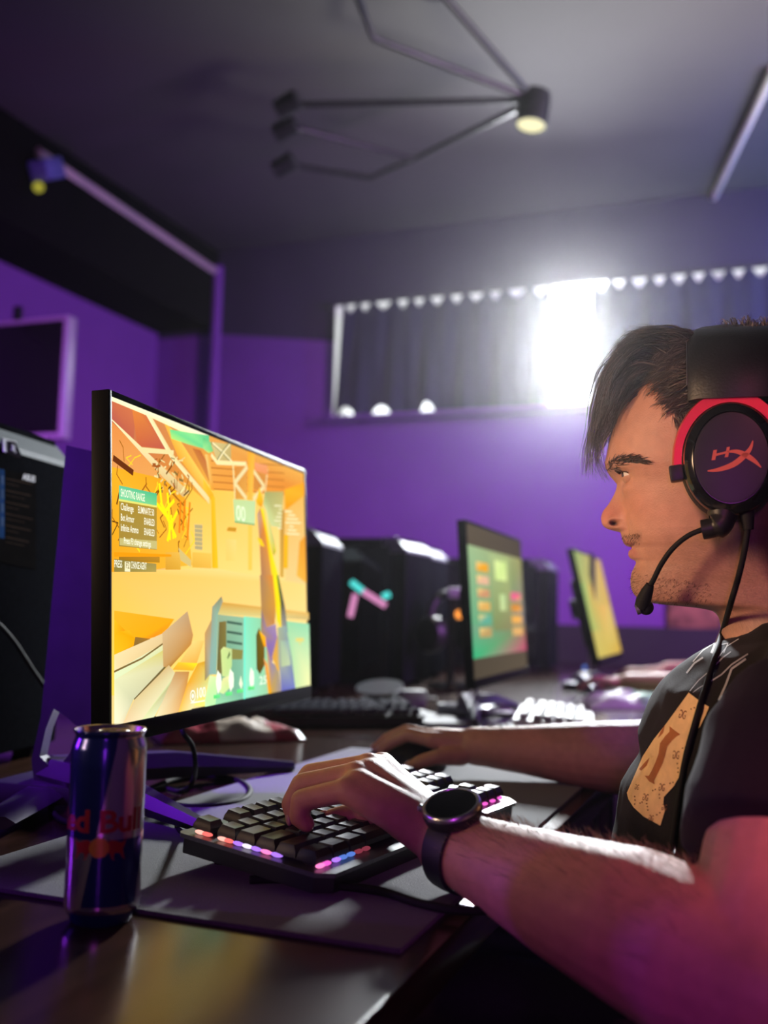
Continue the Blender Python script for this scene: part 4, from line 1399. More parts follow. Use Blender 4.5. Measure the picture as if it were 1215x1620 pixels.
KPX = (hp(1050, 760)[0] - hp(1100, 760)[0]) / 50.0       # metres per pixel on the middle plane of the head
FULL = [(1145, 544), (1110, 549), (1080, 556), (1055, 567), (1035, 583), (1018, 605), (996, 630), (979.5, 655), (971, 675), (965, 698), (960.5, 718), (958.8, 733), (961, 743), (965.6, 753),
        (972, 761), (976, 767), (973.5, 777), (963, 797), (953, 811), (950.8, 820), (952.5, 829), (959, 836), (972, 840), (981, 842), (983.5, 850), (985.5, 857), (990, 863.5), (996.5, 867.5), (998, 869),
        (994.5, 873), (994, 878), (997.5, 884), (1004, 887), (1006, 890), (1003, 898), (999, 907), (997.5, 917), (998, 928), (1001, 937), (1007, 945), (1016, 951), (1040, 955), (1080, 958), (1112, 961), (1130, 966), (1138, 978), (1141, 1000), (1146, 1040)]
BASE = [(1145, 544), (1110, 549), (1080, 556), (1055, 567), (1035, 583), (1018, 605), (996, 630), (979.5, 655), (971, 675), (965, 698), (961, 718), (960.5, 733), (963, 745), (972, 756), (980, 767), (984, 780), (985, 800), (985.5, 822),
        (986, 842), (987, 852), (991, 862), (996, 869), (998, 876), (1001, 884), (1003, 892), (1002, 899), (999, 907), (997.5, 917), (998, 928), (1001, 937), (1007, 945), (1016, 951), (1040, 955), (1080, 958), (1112, 961), (1130, 966), (1138, 978), (1141, 1000), (1146, 1040)]
BACK = [(1146, 544), (1190, 550), (1225, 565), (1255, 592), (1278, 640), (1288, 700), (1282, 760), (1266, 820), (1255, 880), (1258, 940), (1270, 1000), (1280, 1040)]
WID = [(544, 0.004), (549, 0.022), (556, 0.034), (567, 0.045), (583, 0.056), (605, 0.065), (640, 0.072), (690, 0.0755), (740, 0.0745), (780, 0.071), (820, 0.0675), (860, 0.063), (900, 0.058), (930, 0.054), (955, 0.053), (980, 0.055), (1040, 0.062)]
SIG = [(740, 0.015), (758, 0.011), (777, 0.0088), (797, 0.0108), (811, 0.0132), (822, 0.0152), (830, 0.0160), (838, 0.0150), (844, 0.014), (850, 0.019), (880, 0.020), (890, 0.024), (900, 0.03)]
pyz = lambda py: hp(1020, py)[1]
fullA = [(py, hp(px, py)[0]) for px, py in FULL]
baseA = [(py, hp(px, py)[0]) for px, py in BASE]
backA = [(py, hp(px, py)[0]) for px, py in BACK]
ACT = [(544, 0.0), (600, -0.004), (800, -0.010), (870, -0.016), (910, -0.024), (955, -0.046), (1040, -0.060)]
PEX = [(544, 2.0), (620, 2.35), (760, 2.35), (850, 2.2), (910, 1.95), (955, 2.0), (1040, 2.0)]
ZEYE, ZBROW = pyz(757.5), pyz(738)
ZMOUTH = pyz(867)
G = lambda x, s: exp(-(x / s) ** 2)
HAIRLINE = [(960, 600), (990, 622), (1010, 606), (1030, 598), (1050, 606), (1063, 640), (1071, 690), (1078, 735), (1090, 790), (1130, 880), (1220, 900), (1300, 905)]


def mix3(a, b, t):
    return tuple(x + (y - x) * t for x, y in zip(a, b))


rows = [544, 544.6, 546, 548, 551] + [554 + 3 * i for i in range(45)]
rows = [r for r in rows if r < 686] + [686 + 1.25 * i for i in range(224)] + [968 + 4 * i for i in range(19)]
TH = [radians(x) for x in [i * 0.9 for i in range(100)]] + [radians(90 + 5 * i) for i in range(18)]
TH = [t for t in TH] + [pi] + [2 * pi - t for t in reversed(TH[1:])]
hv, hc, hn = [], [], len(TH)
an_, zn_ = hp(972.5, 829.5)
for py in rows:
    z = pyz(py)
    af, ab, w_, ac, pe = smooth_lerp(baseA, py), smooth_lerp(backA, py), smooth_lerp(WID, py), lerp(ACT, py), lerp(PEX, py)
    fa = smooth_lerp(fullA, py)
    ac = max(min(ac, af - 0.002), ab + 0.002)
    sg = lerp(SIG, py)
    for th in TH:
        c_, s_ = cos(th), sin(th)
        e = 2 / pe if c_ > 0 else 1.0
        b = w_ * (abs(s_) ** e) * (1 if s_ >= 0 else -1)
        a = ac + ((af - ac) if c_ > 0 else (ac - ab)) * (abs(c_) ** e) * (1 if c_ >= 0 else -1)
        col = SKIN
        if c_ > 0:
            ab_ = abs(b)
            a += (fa - af) * exp(-(ab_ / sg) ** 2.4)
            a -= 0.0060 * G(ab_ - 0.0285, 0.0120) * G(z - ZEYE, 0.0090)
            a += 0.0030 * G(ab_ - 0.026, 0.020) * G(z - ZBROW, 0.0070)
            a += 0.0042 * G(ab_ - 0.033, 0.013) * G(z - (ZEYE - 0.0125), 0.0060)
            a += 0.0045 * G(ab_ - 0.0150, 0.0045) * G(z - pyz(826), 0.0068)          # wing of the nose
            a -= 0.0025 * G(ab_ - 0.0215, 0.004) * G(z - pyz(832), 0.011)
            zm = ZMOUTH + 0.08 * ab_
            inm = 1 / (1 + exp((ab_ - 0.0235) / 0.0015))
            a -= 0.0026 * G(z - zm, 0.0013) * inm
            a += 0.0024 * G(ab_ - 0.042, 0.018) * G(z - pyz(800), 0.018)              # cheek
            g_ = G(a - an_, 0.0040) * G(z - zn_, 0.0023) * (1 if ab_ > 0.003 else 0)
            b *= 1 - 0.62 * g_
            # colour
            red = 0.75 * G(ab_, 0.018) * G(z - pyz(818), 0.014) + 0.35 * G(ab_ - 0.04, 0.02) * G(z - pyz(805), 0.018)
            col = mix3(col, (0.56, 0.19, 0.14), min(0.8, red))
            lip = inm * (G(z - pyz(861.5), 0.0030) * 0.8 + G(z - pyz(876), 0.0045))
            col = mix3(col, (0.47, 0.175, 0.15), min(0.85, lip))
            col = mix3(col, (0.17, 0.05, 0.045), min(0.9, G(z - zm, 0.0009) * inm))
            col = mix3(col, (0.04, 0.012, 0.010), min(0.97, 1.15 * g_))  # nostril hollow: dark red, its shade put into the colour
        pxs = 1150 - a / KPX
        # stubble
        st = 0.0
        if py > 842:
            st = max(st, 0.36 * G(py - 853, 8) * (1 if pxs < 1018 else 0))
            st = max(st, 0.50 / (1 + exp((902 - py - 0.30 * (pxs - 1005)) / 8)) * (1 if py < 990 else max(0, 1 - (py - 990) / 20)))
            st = max(st, 0.42 / (1 + exp((1040 - pxs) / 14)) / (1 + exp((850 - py) / 10)) * (1 if py < 985 else 0))
        nz = 0.75 + 0.5 * noise.noise(Vector((a * 900, b * 900, z * 900)))
        col = mix3(col, (0.085, 0.050, 0.038), min(0.8, st * nz)) if st > 0.01 else col
        hl = lerp(HAIRLINE, pxs)
        hd = 1 / (1 + exp((py - hl) / 7.0))
        if py > 900 and pxs < 1150:
            hd = 0
        hd *= 0.9
        col = mix3(col, (0.035, 0.024, 0.019), hd) if hd > 0.01 else col
        hv.append(H0 + HF * a + HL * b + EZ * z)
        hc.append(col)
hf = []
for i in range(len(rows) - 1):
    for j in range(hn):
        hf.append([i * hn + j, (i + 1) * hn + j, (i + 1) * hn + (j + 1) % hn, i * hn + (j + 1) % hn])
hf.append(list(range(hn)))
hf.append([(len(rows) - 1) * hn + j for j in range(hn - 1, -1, -1)])
head_bvh = BVHTree.FromPolygons(hv, hf)
pw = lambda px, py, b: Ppl(px, py, H0 + HL * b, HL)       # a point of the photograph, b metres beside the middle plane


def on_head(px, py):
    h = head_bvh.ray_cast(CAM, ray(px, py).normalized())
    return (h[0], h[1]) if h[0] is not None else (pw(px, py, 0.05), HL)


eyes = []
lids = MB()
for sd in (1, -1):
    ae = hp(985.5, 757)[0] - 0.0118 - 0.0006
    ec = H0 + HF * ae + HL * (0.0288 * sd) + EZ * (ZEYE + 0.0002)
    eyes.append(ec)
    fw = (HF + HL * (0.14 * sd)).normalized()
    lt = EZ.cross(fw).normalized()
    for (sgn, e0, e1) in ((1, 13, 78), (-1, -12, -52)):
        NA_, NE = 26, 10
        vs = []
        for r_ in ((0.01325, 0.0119) if sgn > 0 else (0.0123, 0.0117)):
            for i in range(NA_ + 1):
                az = radians(-84 + 168 * i / NA_)
                edge = radians(e0 * max(0.0, cos(az * 1.05)) - (2 if sgn > 0 else 1))
                for j in range(NE + 1):
                    el = edge + (radians(e1) - edge) * j / NE
                    rr = r_ - (0.0016 * (j / NE) ** 2 + 0.0018 * (abs(az) / 1.466) ** 4) * (1 if r_ > 0.012 else 0.6) * (1 if sgn > 0 else 0.25)
                    if sgn > 0 and r_ > 0.0125:
                        rr += 0.0006 * G(j - 4.0, 1.6) - 0.0008 * G(j - 6.5, 1.2)
                    vs.append(ec + (fw * cos(az) * cos(el) + lt * sin(az) * cos(el) + EZ * sin(el)) * rr)
        m_ = NE + 1
        o2 = (NA_ + 1) * m_
        fs = []
        for i in range(NA_):
            for j in range(NE):
                q = [i * m_ + j, i * m_ + j + 1, (i + 1) * m_ + j + 1, (i + 1) * m_ + j]
                fs.append(q if sgn < 0 else q[::-1])
                fs.append([x + o2 for x in (q[::-1] if sgn < 0 else q)])
            fs.append([i * m_, (i + 1) * m_, (i + 1) * m_ + o2, i * m_ + o2])
        lids.add(vs, fs, 0, mix3(SKIN, (0.5, 0.2, 0.15), 0.08))

# ------------------------------------------------------------------ the player: arms and hands
L_SH = Vector((0.035, 0.800, 0.905))
L_EL = P(1200, 1560, 0.600)
L_WR = P(716, 1338, 0.805)
R_SH = Vector((0.03, 1.175, 0.905))
R_EL = P(1085, 1207, 1.28)
R_WR = P(752, 1180, 1.365)
arms = MB()


def limb(mb, pts_r):
    for (p0, r0), (p1, r1) in zip(pts_r, pts_r[1:]):
        mb.capsule(p0, p1, r0, r1, 20)


LP = lambda t: L_EL.lerp(L_WR, t)
RP = lambda t: R_EL.lerp(R_WR, t)
limb(arms, [(L_SH, 0.058), (L_SH.lerp(L_EL, 0.5), 0.056), (L_SH.lerp(L_EL, 0.86), 0.049), (L_EL, 0.045)])
limb(arms, [(L_EL, 0.046), (LP(0.16), 0.053), (LP(0.34) + EZ * 0.002, 0.051), (LP(0.55), 0.044), (LP(0.78), 0.035), (LP(0.93), 0.0300), (L_WR, 0.0290)])
limb(arms, [(R_SH, 0.058), (R_SH.lerp(R_EL, 0.5), 0.055), (R_EL, 0.047)])
limb(arms, [(R_EL, 0.048), (RP(0.2), 0.050), (RP(0.45), 0.043), (RP(0.75), 0.032), (RP(0.95), 0.0265), (R_WR, 0.026)])
TIPS = []


def hand(mb, wrist, fingers, thumb, rw):
    for (pts, r) in fingers:
        mcp, pip, dip, tip = pts
        mb.capsule(wrist.lerp(mcp, 0.12), mcp, rw * 0.62, r * 1.28, 16)
        mb.capsule(mcp, pip, r * 1.16, r * 1.05, 16)
        mb.capsule(pip, dip, r * 1.04, r * 0.95, 16)
        mb.capsule(dip, tip, r * 0.95, r * 0.80, 16)
        TIPS.append((dip, tip, r))
    for (a, _), (b, _) in zip(fingers, fingers[1:]):        # the palm between the metacarpals
        mb.capsule(wrist.lerp((a[0] + b[0]) / 2, 0.15), wrist.lerp((a[0] + b[0]) / 2, 0.93), rw * 0.82, fingers[0][1] * 1.55, 16)
    for (a, _), (b, _) in zip(fingers, fingers[1:]):
        for f_, k_ in ((0.45, 1.5), (0.72, 1.36), (0.96, 1.22)):
            mb.capsule(wrist.lerp(a[0], f_), wrist.lerp(b[0], f_), fingers[0][1] * k_, fingers[0][1] * k_, 14)
    pts, r = thumb
    mb.capsule(wrist.lerp(pts[0], 0.3), pts[0], r * 1.5, r * 1.45, 16)
    mb.capsule(pts[0], pts[1], r * 1.45, r * 1.1, 16)
    mb.capsule(pts[1], pts[2], r * 1.08, r * 1.0, 16)
    mb.capsule(pts[2], pts[3], r * 1.0, r * 0.8, 16)
    TIPS.append((pts[2], pts[3], r))


hand(arms, L_WR, [
    ([P(604, 1211, 0.912), P(512, 1222, 0.930), P(492, 1250, 0.930), P(493, 1267, 0.922)], 0.0098),
    ([P(584, 1213, 0.888), P(491, 1226, 0.905), P(468, 1258, 0.905), P(467, 1279, 0.898)], 0.0100),
    ([P(563, 1226, 0.864), P(478, 1241, 0.877), P(461, 1272, 0.877), P(466, 1292, 0.872)], 0.0096),
    ([P(548, 1250, 0.840), P(477, 1266, 0.848), P(473, 1292, 0.848), P(485, 1304, 0.847)], 0.0090)],
    ([P(650, 1290, 0.885), P(590, 1290, 0.915), P(545, 1290, 0.925), P(515, 1296, 0.925)], 0.0098), 0.027)
hand(arms, R_WR, [
    ([P(682, 1170, 1.362), P(645, 1162, 1.372), P(617, 1175, 1.378), P(602, 1188, 1.380)], 0.0092),
    ([P(684, 1165, 1.382), P(644, 1156, 1.398), P(612, 1169, 1.404), P(596, 1183, 1.405)], 0.0094),
    ([P(690, 1166, 1.402), P(655, 1160, 1.422), P(626, 1173, 1.428), P(612, 1186, 1.428)], 0.0090),
    ([P(697, 1170, 1.420), P(668, 1168, 1.440), P(645, 1180, 1.446), P(634, 1190, 1.446)], 0.0082)],
    ([P(728, 1196, 1.352), P(690, 1198, 1.338), P(665, 1205, 1.336), P(650, 1212, 1.336)], 0.0094), 0.025)
# trunk under the shirt, so that arms and neck belong to one body
limb(arms, [(Vector((0.05, 0.99, 0.60)), 0.12), (Vector((0.06, 0.99, 0.86)), 0.105), (Vector((0.050, 0.99, 0.92)), 0.050), (H0 - HF * 0.055 - EZ * 0.13, 0.040)])
limb(arms, [(Vector((0.05, 0.86, 0.90)), 0.05), (L_SH, 0.055)])
limb(arms, [(Vector((0.05, 1.12, 0.90)), 0.05), (R_SH, 0.055)])
av, af_, ansn = fuse(arms, 0.0021, 8, 0.5)
body = MB()
cols = []
kn = [P(604, 1211, 0.912), P(584, 1213, 0.888), P(563, 1226, 0.864), P(548, 1250, 0.840)]
for v in av:
    n_ = noise.noise(v * 28) * 0.10
    c = tuple(x * (1 + n_) for x in SKIN)
    d_ = min([(v - t).length for _, t, _ in TIPS])
    if d_ < 0.03:
        c = mix3(c, (0.54, 0.20, 0.15), 0.55 * (1 - d_ / 0.03))
    cols.append(c)
body.add(av, af_)
body.c = cols
o = len(body.v)
body.v += [tuple(v) for v in hv]
body.f += [tuple(i + o for i in f) for f in hf]
body.m += [0] * len(hf)
body.c += hc
o = len(body.v)
body.v += lids.v
body.f += [tuple(i + o for i in f) for f in lids.f]
body.m += lids.m
body.c += lids.c
me = body.mesh('person', M_skin, 180, True)
person = link('person', me)
tag(person, 'man in profile in a black T-shirt, hands on keyboard and mouse', 'person')
arm_bvh = BVHTree.FromPolygons(av, af_)

# eyes
M_eye = mat('eye_white', (0.80, 0.76, 0.72), 0.15, spec=0.6, noise_amt=0.04)
M_iris = mat('iris', (0.05, 0.035, 0.025), 0.12, spec=0.7, noise_amt=0.3, noise_scale=900)
for ec in eyes:
    e = obj('eye', MB().ellip(ec, (0.0118, 0.0118, 0.0118), n=36), M_eye, person, 180)
    gz = (HF + HL * 0.10 - EZ * 0.10).normalized()
    q = gz.to_track_quat('Z', 'Y').to_matrix()
    obj('iris', MB().lathe([(0.0057, 0.01045), (0.0050, 0.0110), (0.003, 0.01175), (0.0005, 0.01205)], ec, q, 28), M_iris, e, 180)
# lashes and brows
rnd = random.Random(3)
hs = MB()
ec = eyes[0]
fw = (HF + HL * 0.14).normalized()
lt = EZ.cross(fw).normalized()
for k in range(34):
    az = radians(-60 + 120 * k / 33)
    el = radians(13 * max(0, cos(az * 1.05)) - 2)
    dr = fw * cos(az) * cos(el) + lt * sin(az) * cos(el) + EZ * sin(el)
    p0 = ec + dr * 0.0131
    hs.tube([p0, p0 + dr * 0.003 - EZ * 0.001, p0 + dr * 0.0058 + EZ * 0.0004], [0.00028, 0.00022, 0.00008], 4)
obj('eyelashes', hs, M_brow, person, 180)['kind'] = 'stuff'
hs = MB()
for k in range(190):
    t = rnd.random()
    px = 959.5 + 62 * t
    cy = 737 - 13 * sin(min(1, t * 1.15) * pi * 0.62) + 9 * max(0, t - 0.55) ** 1.0
    half = 8.5 * (1 - t) ** 0.5 * (0.6 + 0.4 * min(1, t * 6)) + 1.0
    py = cy + rnd.uniform(-half, half) + 4 * (1 - t)
    q, nn = on_head(px, py)
    if (q - H0).dot(HF) < 0.03:
        continue
    dr = (-HF * (0.75) + HL * 0.35 + EZ * (0.55 - 0.8 * t) + Vector((rnd.uniform(-.2, .2), rnd.uniform(-.2, .2), rnd.uniform(-.2, .2)))).normalized()
    dr = (dr - nn * dr.dot(nn)).normalized()
    L_ = rnd.uniform(0.006, 0.010)
    hs.tube([q, q + dr * L_ * 0.5 + nn * 0.0008, q + dr * L_ + nn * 0.0006], [0.00032, 0.00026, 0.00008], 4)
obj('eyebrow', hs, M_brow, person, 180)['kind'] = 'stuff'

# ------------------------------------------------------------------ the player: hair
hair = MB()


def strand(pts, r0, n=3, rim_gain=1.0):
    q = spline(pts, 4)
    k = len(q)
    br = rim_gain * rnd.choice((0.5, 0.65, 0.9, 1.2, 1.7, 3.2))
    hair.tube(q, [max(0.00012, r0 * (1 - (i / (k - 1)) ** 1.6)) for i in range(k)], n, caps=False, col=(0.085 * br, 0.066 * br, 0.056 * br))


# inner volume over the skull
cap_v, cap_f = [], []
crow = [r for r in rows if r < 720][::2]
for ri, py in enumerate(crow):
    z = pyz(py)
    af, ab, w_, ac = smooth_lerp(baseA, py), smooth_lerp(backA, py), smooth_lerp(WID, py), lerp(ACT, py)
    ac = max(min(ac, af - 0.002), ab + 0.002)
    for k in range(72):
        th = 2 * pi * k / 72
        c_, s_ = cos(th), sin(th)
        a = ac + ((af - ac) if c_ > 0 else (ac - ab)) * c_
        b = w_ * s_
        pxs = 1150 - a / KPX
        inside = 1 / (1 + exp((py - lerp(HAIRLINE, pxs) + 4) / 6.0))
        topness = max(0.0, 1 - (py - 544) / 120.0)
        thick = (-0.006 + inside * (0.0075 + 0.010 * topness))
        nv = Vector((c_ * 1.0, s_, 0.0)) * (1 - topness * 0.75) + Vector((0, 0, topness))
        nv.normalize()
        fr_ = max(0, c_) * topness * 0.010 * inside
        nz = 0.002 * noise.noise(Vector((a * 90, b * 90, z * 60)))
        p = H0 + HF * (a + nv.x * (thick + nz) + fr_) + HL * (b + nv.y * (thick + nz)) + EZ * (z + nv.z * (thick + nz))
        cap_v.append(p)
for i in range(len(crow) - 1):
    for k in range(72):
        cap_f.append([i * 72 + k, (i + 1) * 72 + k, (i + 1) * 72 + (k + 1) % 72, i * 72 + (k + 1) % 72])
cap_f.append(list(range(72)))
hair.add(cap_v, cap_f, 0, (0.04, 0.031, 0.026))
J = lambda s: rnd.gauss(0, s)


def lock(path, count, bspread, jit, r0, b0=0.0, follow=0.35):
    for _ in range(count):
        b = b0 + rnd.uniform(-bspread, bspread)
        jx, jy = J(jit), J(jit)
        pts = []
        for i, (x, y) in enumerate(path):
            f_ = 0.4 + 0.6 * i / (len(path) - 1)
            pts.append(pw(x + jx * f_ + J(jit * 0.42), y + jy * f_ + J(jit * 0.38), b + J(0.002) + 0.004 * i * J(0.5)))
        strand(pts, r0 * rnd.uniform(0.6, 1.3))


# fringe hanging before the forehead
lock([(1006, 596), (962, 592), (944, 636), (938, 690), (929, 742)], 26, 0.030, 6, 0.0007)
lock([(1002, 600), (964, 612), (948, 660), (941, 706), (940, 746)], 22, 0.035, 6, 0.0006)
lock([(1000, 606), (966, 634), (952, 680), (949, 722), (962, 756)], 20, 0.030, 5, 0.0005)
lock([(1000, 610), (964, 640), (946, 688), (941, 730), (953, 757)], 14, 0.03, 6, 0.0005)
lock([(1003, 602), (958, 622), (937, 672), (929, 712), (926, 746)], 18, 0.025, 5, 0.0006)
lock([(1000, 606), (962, 622), (952, 650), (946, 676), (941, 694)], 40, 0.045, 6, 0.0006)
# quiff sweeping forward
for (pth, cnt, jit) in (([(1112, 566), (1090, 558), (1068, 566), (1046, 584), (1032, 600)], 120, 7), ([(1108, 590), (1090, 582), (1074, 588), (1062, 598), (1054, 606)], 110, 5), ([(1075, 560), (1045, 540), (1000, 548), (968, 580), (952, 618)], 120, 7), ([(1060, 565), (1022, 548), (985, 566), (960, 606), (950, 648)], 120, 8),
                        ([(1045, 576), (1010, 572), (978, 598), (960, 634), (952, 668)], 110, 7), ([(1100, 553), (1070, 531), (1030, 530), (995, 540), (972, 566)], 120, 6),
                        ([(1110, 552), (1095, 534), (1060, 527), (1020, 527), (1000, 531)], 100, 5), ([(1040, 584), (1012, 585), (985, 610), (968, 650), (962, 682)], 80, 6),
                        ([(1052, 592), (1028, 585), (1002, 600), (985, 622), (978, 640)], 90, 6)):
    lock(pth, cnt, 0.052, jit, 0.0008)
lock([(1030, 601), (1004, 616), (978, 646), (962, 690)], 60, 0.045, 5, 0.0007)
lock([(1014, 619), (992, 636), (970, 664), (958, 704)], 34, 0.04, 5, 0.0006)
# hair combed forward over the near side of the head
cap_bvh = BVHTree.FromPolygons(cap_v, cap_f)
for _ in range(1100):
    x, y = rnd.uniform(965, 1112), rnd.uniform(532, 640)
    if y > lerp(HAIRLINE, x) - 3:
        continue
    h = cap_bvh.ray_cast(CAM, ray(x, y).normalized())
    if h[0] is None:
        continue
    nn = h[1] if h[1].dot(HL) > 0 else -h[1]
    sw = 0.6 * noise.noise(Vector((x * 0.03, y * 0.03, 0.5)))
    dr = (HF * 0.9 + EZ * (-0.35 + sw) + Vector((J(.16), J(.16), J(.16)))).normalized()
    dr = (dr - nn * dr.dot(nn) * 0.8).normalized()
    L_ = rnd.uniform(0.012, 0.030)
    p0 = h[0] - nn * 0.001
    strand([p0, p0 + dr * L_ * 0.4 + nn * rnd.uniform(0.002, 0.004), p0 + dr * L_ * 0.8 + nn * rnd.uniform(0.001, 0.004) + EZ * J(.001), p0 + dr * L_ + nn * rnd.uniform(0, 0.004) - EZ * 0.002], 0.00065)
# loose wavy ends along the front, window rim light put into a paler colour
for _ in range(170):
    y0 = rnd.uniform(540, 700)
    x0 = lerp([(540, 990), (570, 968), (610, 950), (660, 945), (700, 938)], y0) + rnd.uniform(-3, 26)
    b = rnd.uniform(-0.035, 0.04)
    dx, dy = rnd.uniform(-16, 4), rnd.uniform(14, 46)
    wv = rnd.uniform(-6, 6)
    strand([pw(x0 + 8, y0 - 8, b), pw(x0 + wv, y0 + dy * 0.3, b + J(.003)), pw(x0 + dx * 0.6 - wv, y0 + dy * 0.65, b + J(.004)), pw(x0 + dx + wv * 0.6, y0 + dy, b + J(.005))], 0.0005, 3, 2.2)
# curls standing up along the top edge, coloured paler for the rim light
for _ in range(150):
    x = rnd.uniform(975, 1092)
    y = 532 + max(0, (1010 - x)) * 0.75 + rnd.uniform(-2, 8)
    b = rnd.uniform(-0.04, 0.045)
    dx = rnd.uniform(-14, 10)
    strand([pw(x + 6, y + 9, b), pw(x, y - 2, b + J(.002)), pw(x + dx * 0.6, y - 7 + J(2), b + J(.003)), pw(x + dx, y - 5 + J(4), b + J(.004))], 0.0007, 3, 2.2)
# hair behind the headband, rim light painted in as paler strands
for _ in range(260):
    x = rnd.uniform(1150, 1260)
    b = rnd.uniform(-0.05, 0.05)
    y = 517 + abs(b) * 260 + rnd.uniform(-4, 10)
    dx = rnd.uniform(-22, 16)
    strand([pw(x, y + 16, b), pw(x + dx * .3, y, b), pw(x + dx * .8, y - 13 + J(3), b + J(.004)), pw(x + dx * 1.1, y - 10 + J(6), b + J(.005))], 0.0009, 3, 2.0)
# cropped sides
for _ in range(900):
    x, y = rnd.uniform(1035, 1092), rnd.uniform(585, 730)
    if y > lerp(HAIRLINE, x) + rnd.gauss(4, 5):
        continue
    q, nn = on_head(x, y)
    dr = (HF * -0.35 - EZ * 0.9 + HL * 0.1 + Vector((J(.25), J(.25), J(.25)))).normalized()
    if y < 640:
        dr = (HF * 0.55 + EZ * -0.45 + Vector((J(.3), J(.3), J(.3)))).normalized()
    dr = (dr - nn * dr.dot(nn) * 0.8).normalized()
    L_ = rnd.uniform(0.006, 0.012) * (1.7 if y < 630 else 1.0)
    strand([q, q + dr * L_ * 0.5 + nn * 0.0016, q + dr * L_ + nn * 0.0018], 0.00035)
# stray hairs on the crown
for (x, y, dx) in ((1037, 526, -3), (1022, 527, 4), (992, 536, -5)):
    strand([pw(x, y + 6, 0.01), pw(x + dx * .4, y - 8, 0.01), pw(x + dx, y - 20, 0.012)], 0.0003)
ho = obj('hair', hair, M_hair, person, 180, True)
ho['kind'] = 'stuff'
ho['label'] = 'dark tousled hair with a fringe falling over the forehead'

# chin stubble seen against the light
hs = MB()
for _ in range(620):
    x, y = 996 + 130 * rnd.random() ** 1.6, rnd.uniform(890, 956)
    if y < 905 + 0.15 * (x - 1000) and x > 1006:
        continue
    h = head_bvh.ray_cast(CAM, ray(x, y).normalized())
    if h[0] is None:
        continue
    q, nn = h[0], h[1]
    dr = (nn * 0.8 - EZ * 0.6 + HF * 0.25 + Vector((J(.25), J(.25), J(.25)))).normalized()
    L_ = rnd.uniform(0.0018, 0.0040)
    hs.tube([q - nn * 0.0003, q + dr * L_], [0.00016, 0.00006], 3, caps=False)
for _ in range(130):
    x, y = rnd.uniform(984, 1012), rnd.uniform(844, 860)
    h = head_bvh.ray_cast(CAM, ray(x, y).normalized())
    if h[0] is None:
        continue
    dr = (h[1] * 0.6 - EZ * 0.9 + Vector((J(.2), J(.2), J(.2)))).normalized()
    hs.tube([h[0], h[0] + dr * rnd.uniform(0.0015, 0.003)], [0.00014, 0.00005], 3, caps=False)
obj('stubble', hs, M_brow, person, 180)['kind'] = 'stuff'

# hair on the lit ridge of the left forearm
hs = MB()
for _ in range(620):
    t = rnd.uniform(0.08, 0.93)
    axis = (L_WR - L_EL).normalized()
    side = axis.cross(EZ).normalized()
    ang = rnd.gauss(0.25, 0.55)
    dirv = (EZ * cos(ang) + side * sin(ang) * (1 if side.y < 0 else -1)).normalized()
    h = arm_bvh.ray_cast(LP(t) + dirv * 0.12, -dirv)
    if h[0] is None:
        continue
    dr = (axis * rnd.uniform(0.3, 1.0) + side * J(.5) + h[1] * rnd.uniform(0.25, 0.6)).normalized()
    L_ = rnd.uniform(0.007, 0.015)
    hs.tube([h[0], h[0] + dr * L_ * 0.5 + h[1] * 0.001, h[0] + dr * L_], [0.00017, 0.00014, 0.00006], 3, caps=False)
for _ in range(200):
    t = rnd.uniform(0.15, 0.95)
    axis = (R_WR - R_EL).normalized()
    side = axis.cross(EZ).normalized()
    ang = rnd.gauss(0, 0.6)
    dirv = (EZ * cos(ang) + side * sin(ang)).normalized()
    h = arm_bvh.ray_cast(RP(t) + dirv * 0.12, -dirv)
    if h[0] is None:
        continue
    dr = (axis * rnd.uniform(0.3, 1.0) + side * J(.5) + h[1] * 0.4).normalized()
    L_ = rnd.uniform(0.007, 0.013)
    hs.tube([h[0], h[0] + dr * L_ * 0.5 + h[1] * 0.001, h[0] + dr * L_], [0.00018, 0.00015, 0.00006], 3, caps=False)
obj('arm_hair', hs, M_armhair, person, 180)['kind'] = 'stuff'

# fingernails
M_nail = mat('fingernail', (0.60, 0.36, 0.30), 0.28, spec=0.6, noise_amt=0.05)
for (dip, tip, r) in TIPS:
    ax = (tip - dip).normalized()
    outw = (EZ * 0.55 + Vector((-0.65, -0.1, 0)))
    outw = (outw - ax * outw.dot(ax)).normalized()
    R = Matrix((ax, ax.cross(outw), outw)).transposed()
    obj('fingernail', MB().ellip(tip + outw * r * 0.62 + ax * r * 0.12, (0.0058, 0.0052, 0.0022), R, 14), M_nail, person, 180)

# ------------------------------------------------------------------ the player: clothes
sh = MB()
sh.ellip((0.048, 0.99, 0.745), (0.193, 0.190, 0.165), n=40)
sh.ellip((0.075, 0.99, 0.60), (0.165, 0.185, 0.13), n=40)
sh.ellip((0.055, 0.99, 0.862), (0.172, 0.198, 0.112), n=40)
sh.ellip((0.052, 0.99, 0.80), (0.187, 0.19, 0.12), n=40)
sh.capsule((0.055, 0.84, 0.915), (0.055, 1.14, 0.915), 0.068, 0.068, 24)
sh.capsule((0.062, 0.925, 0.950), (0.062, 1.055, 0.950), 0.050, 0.050, 24)
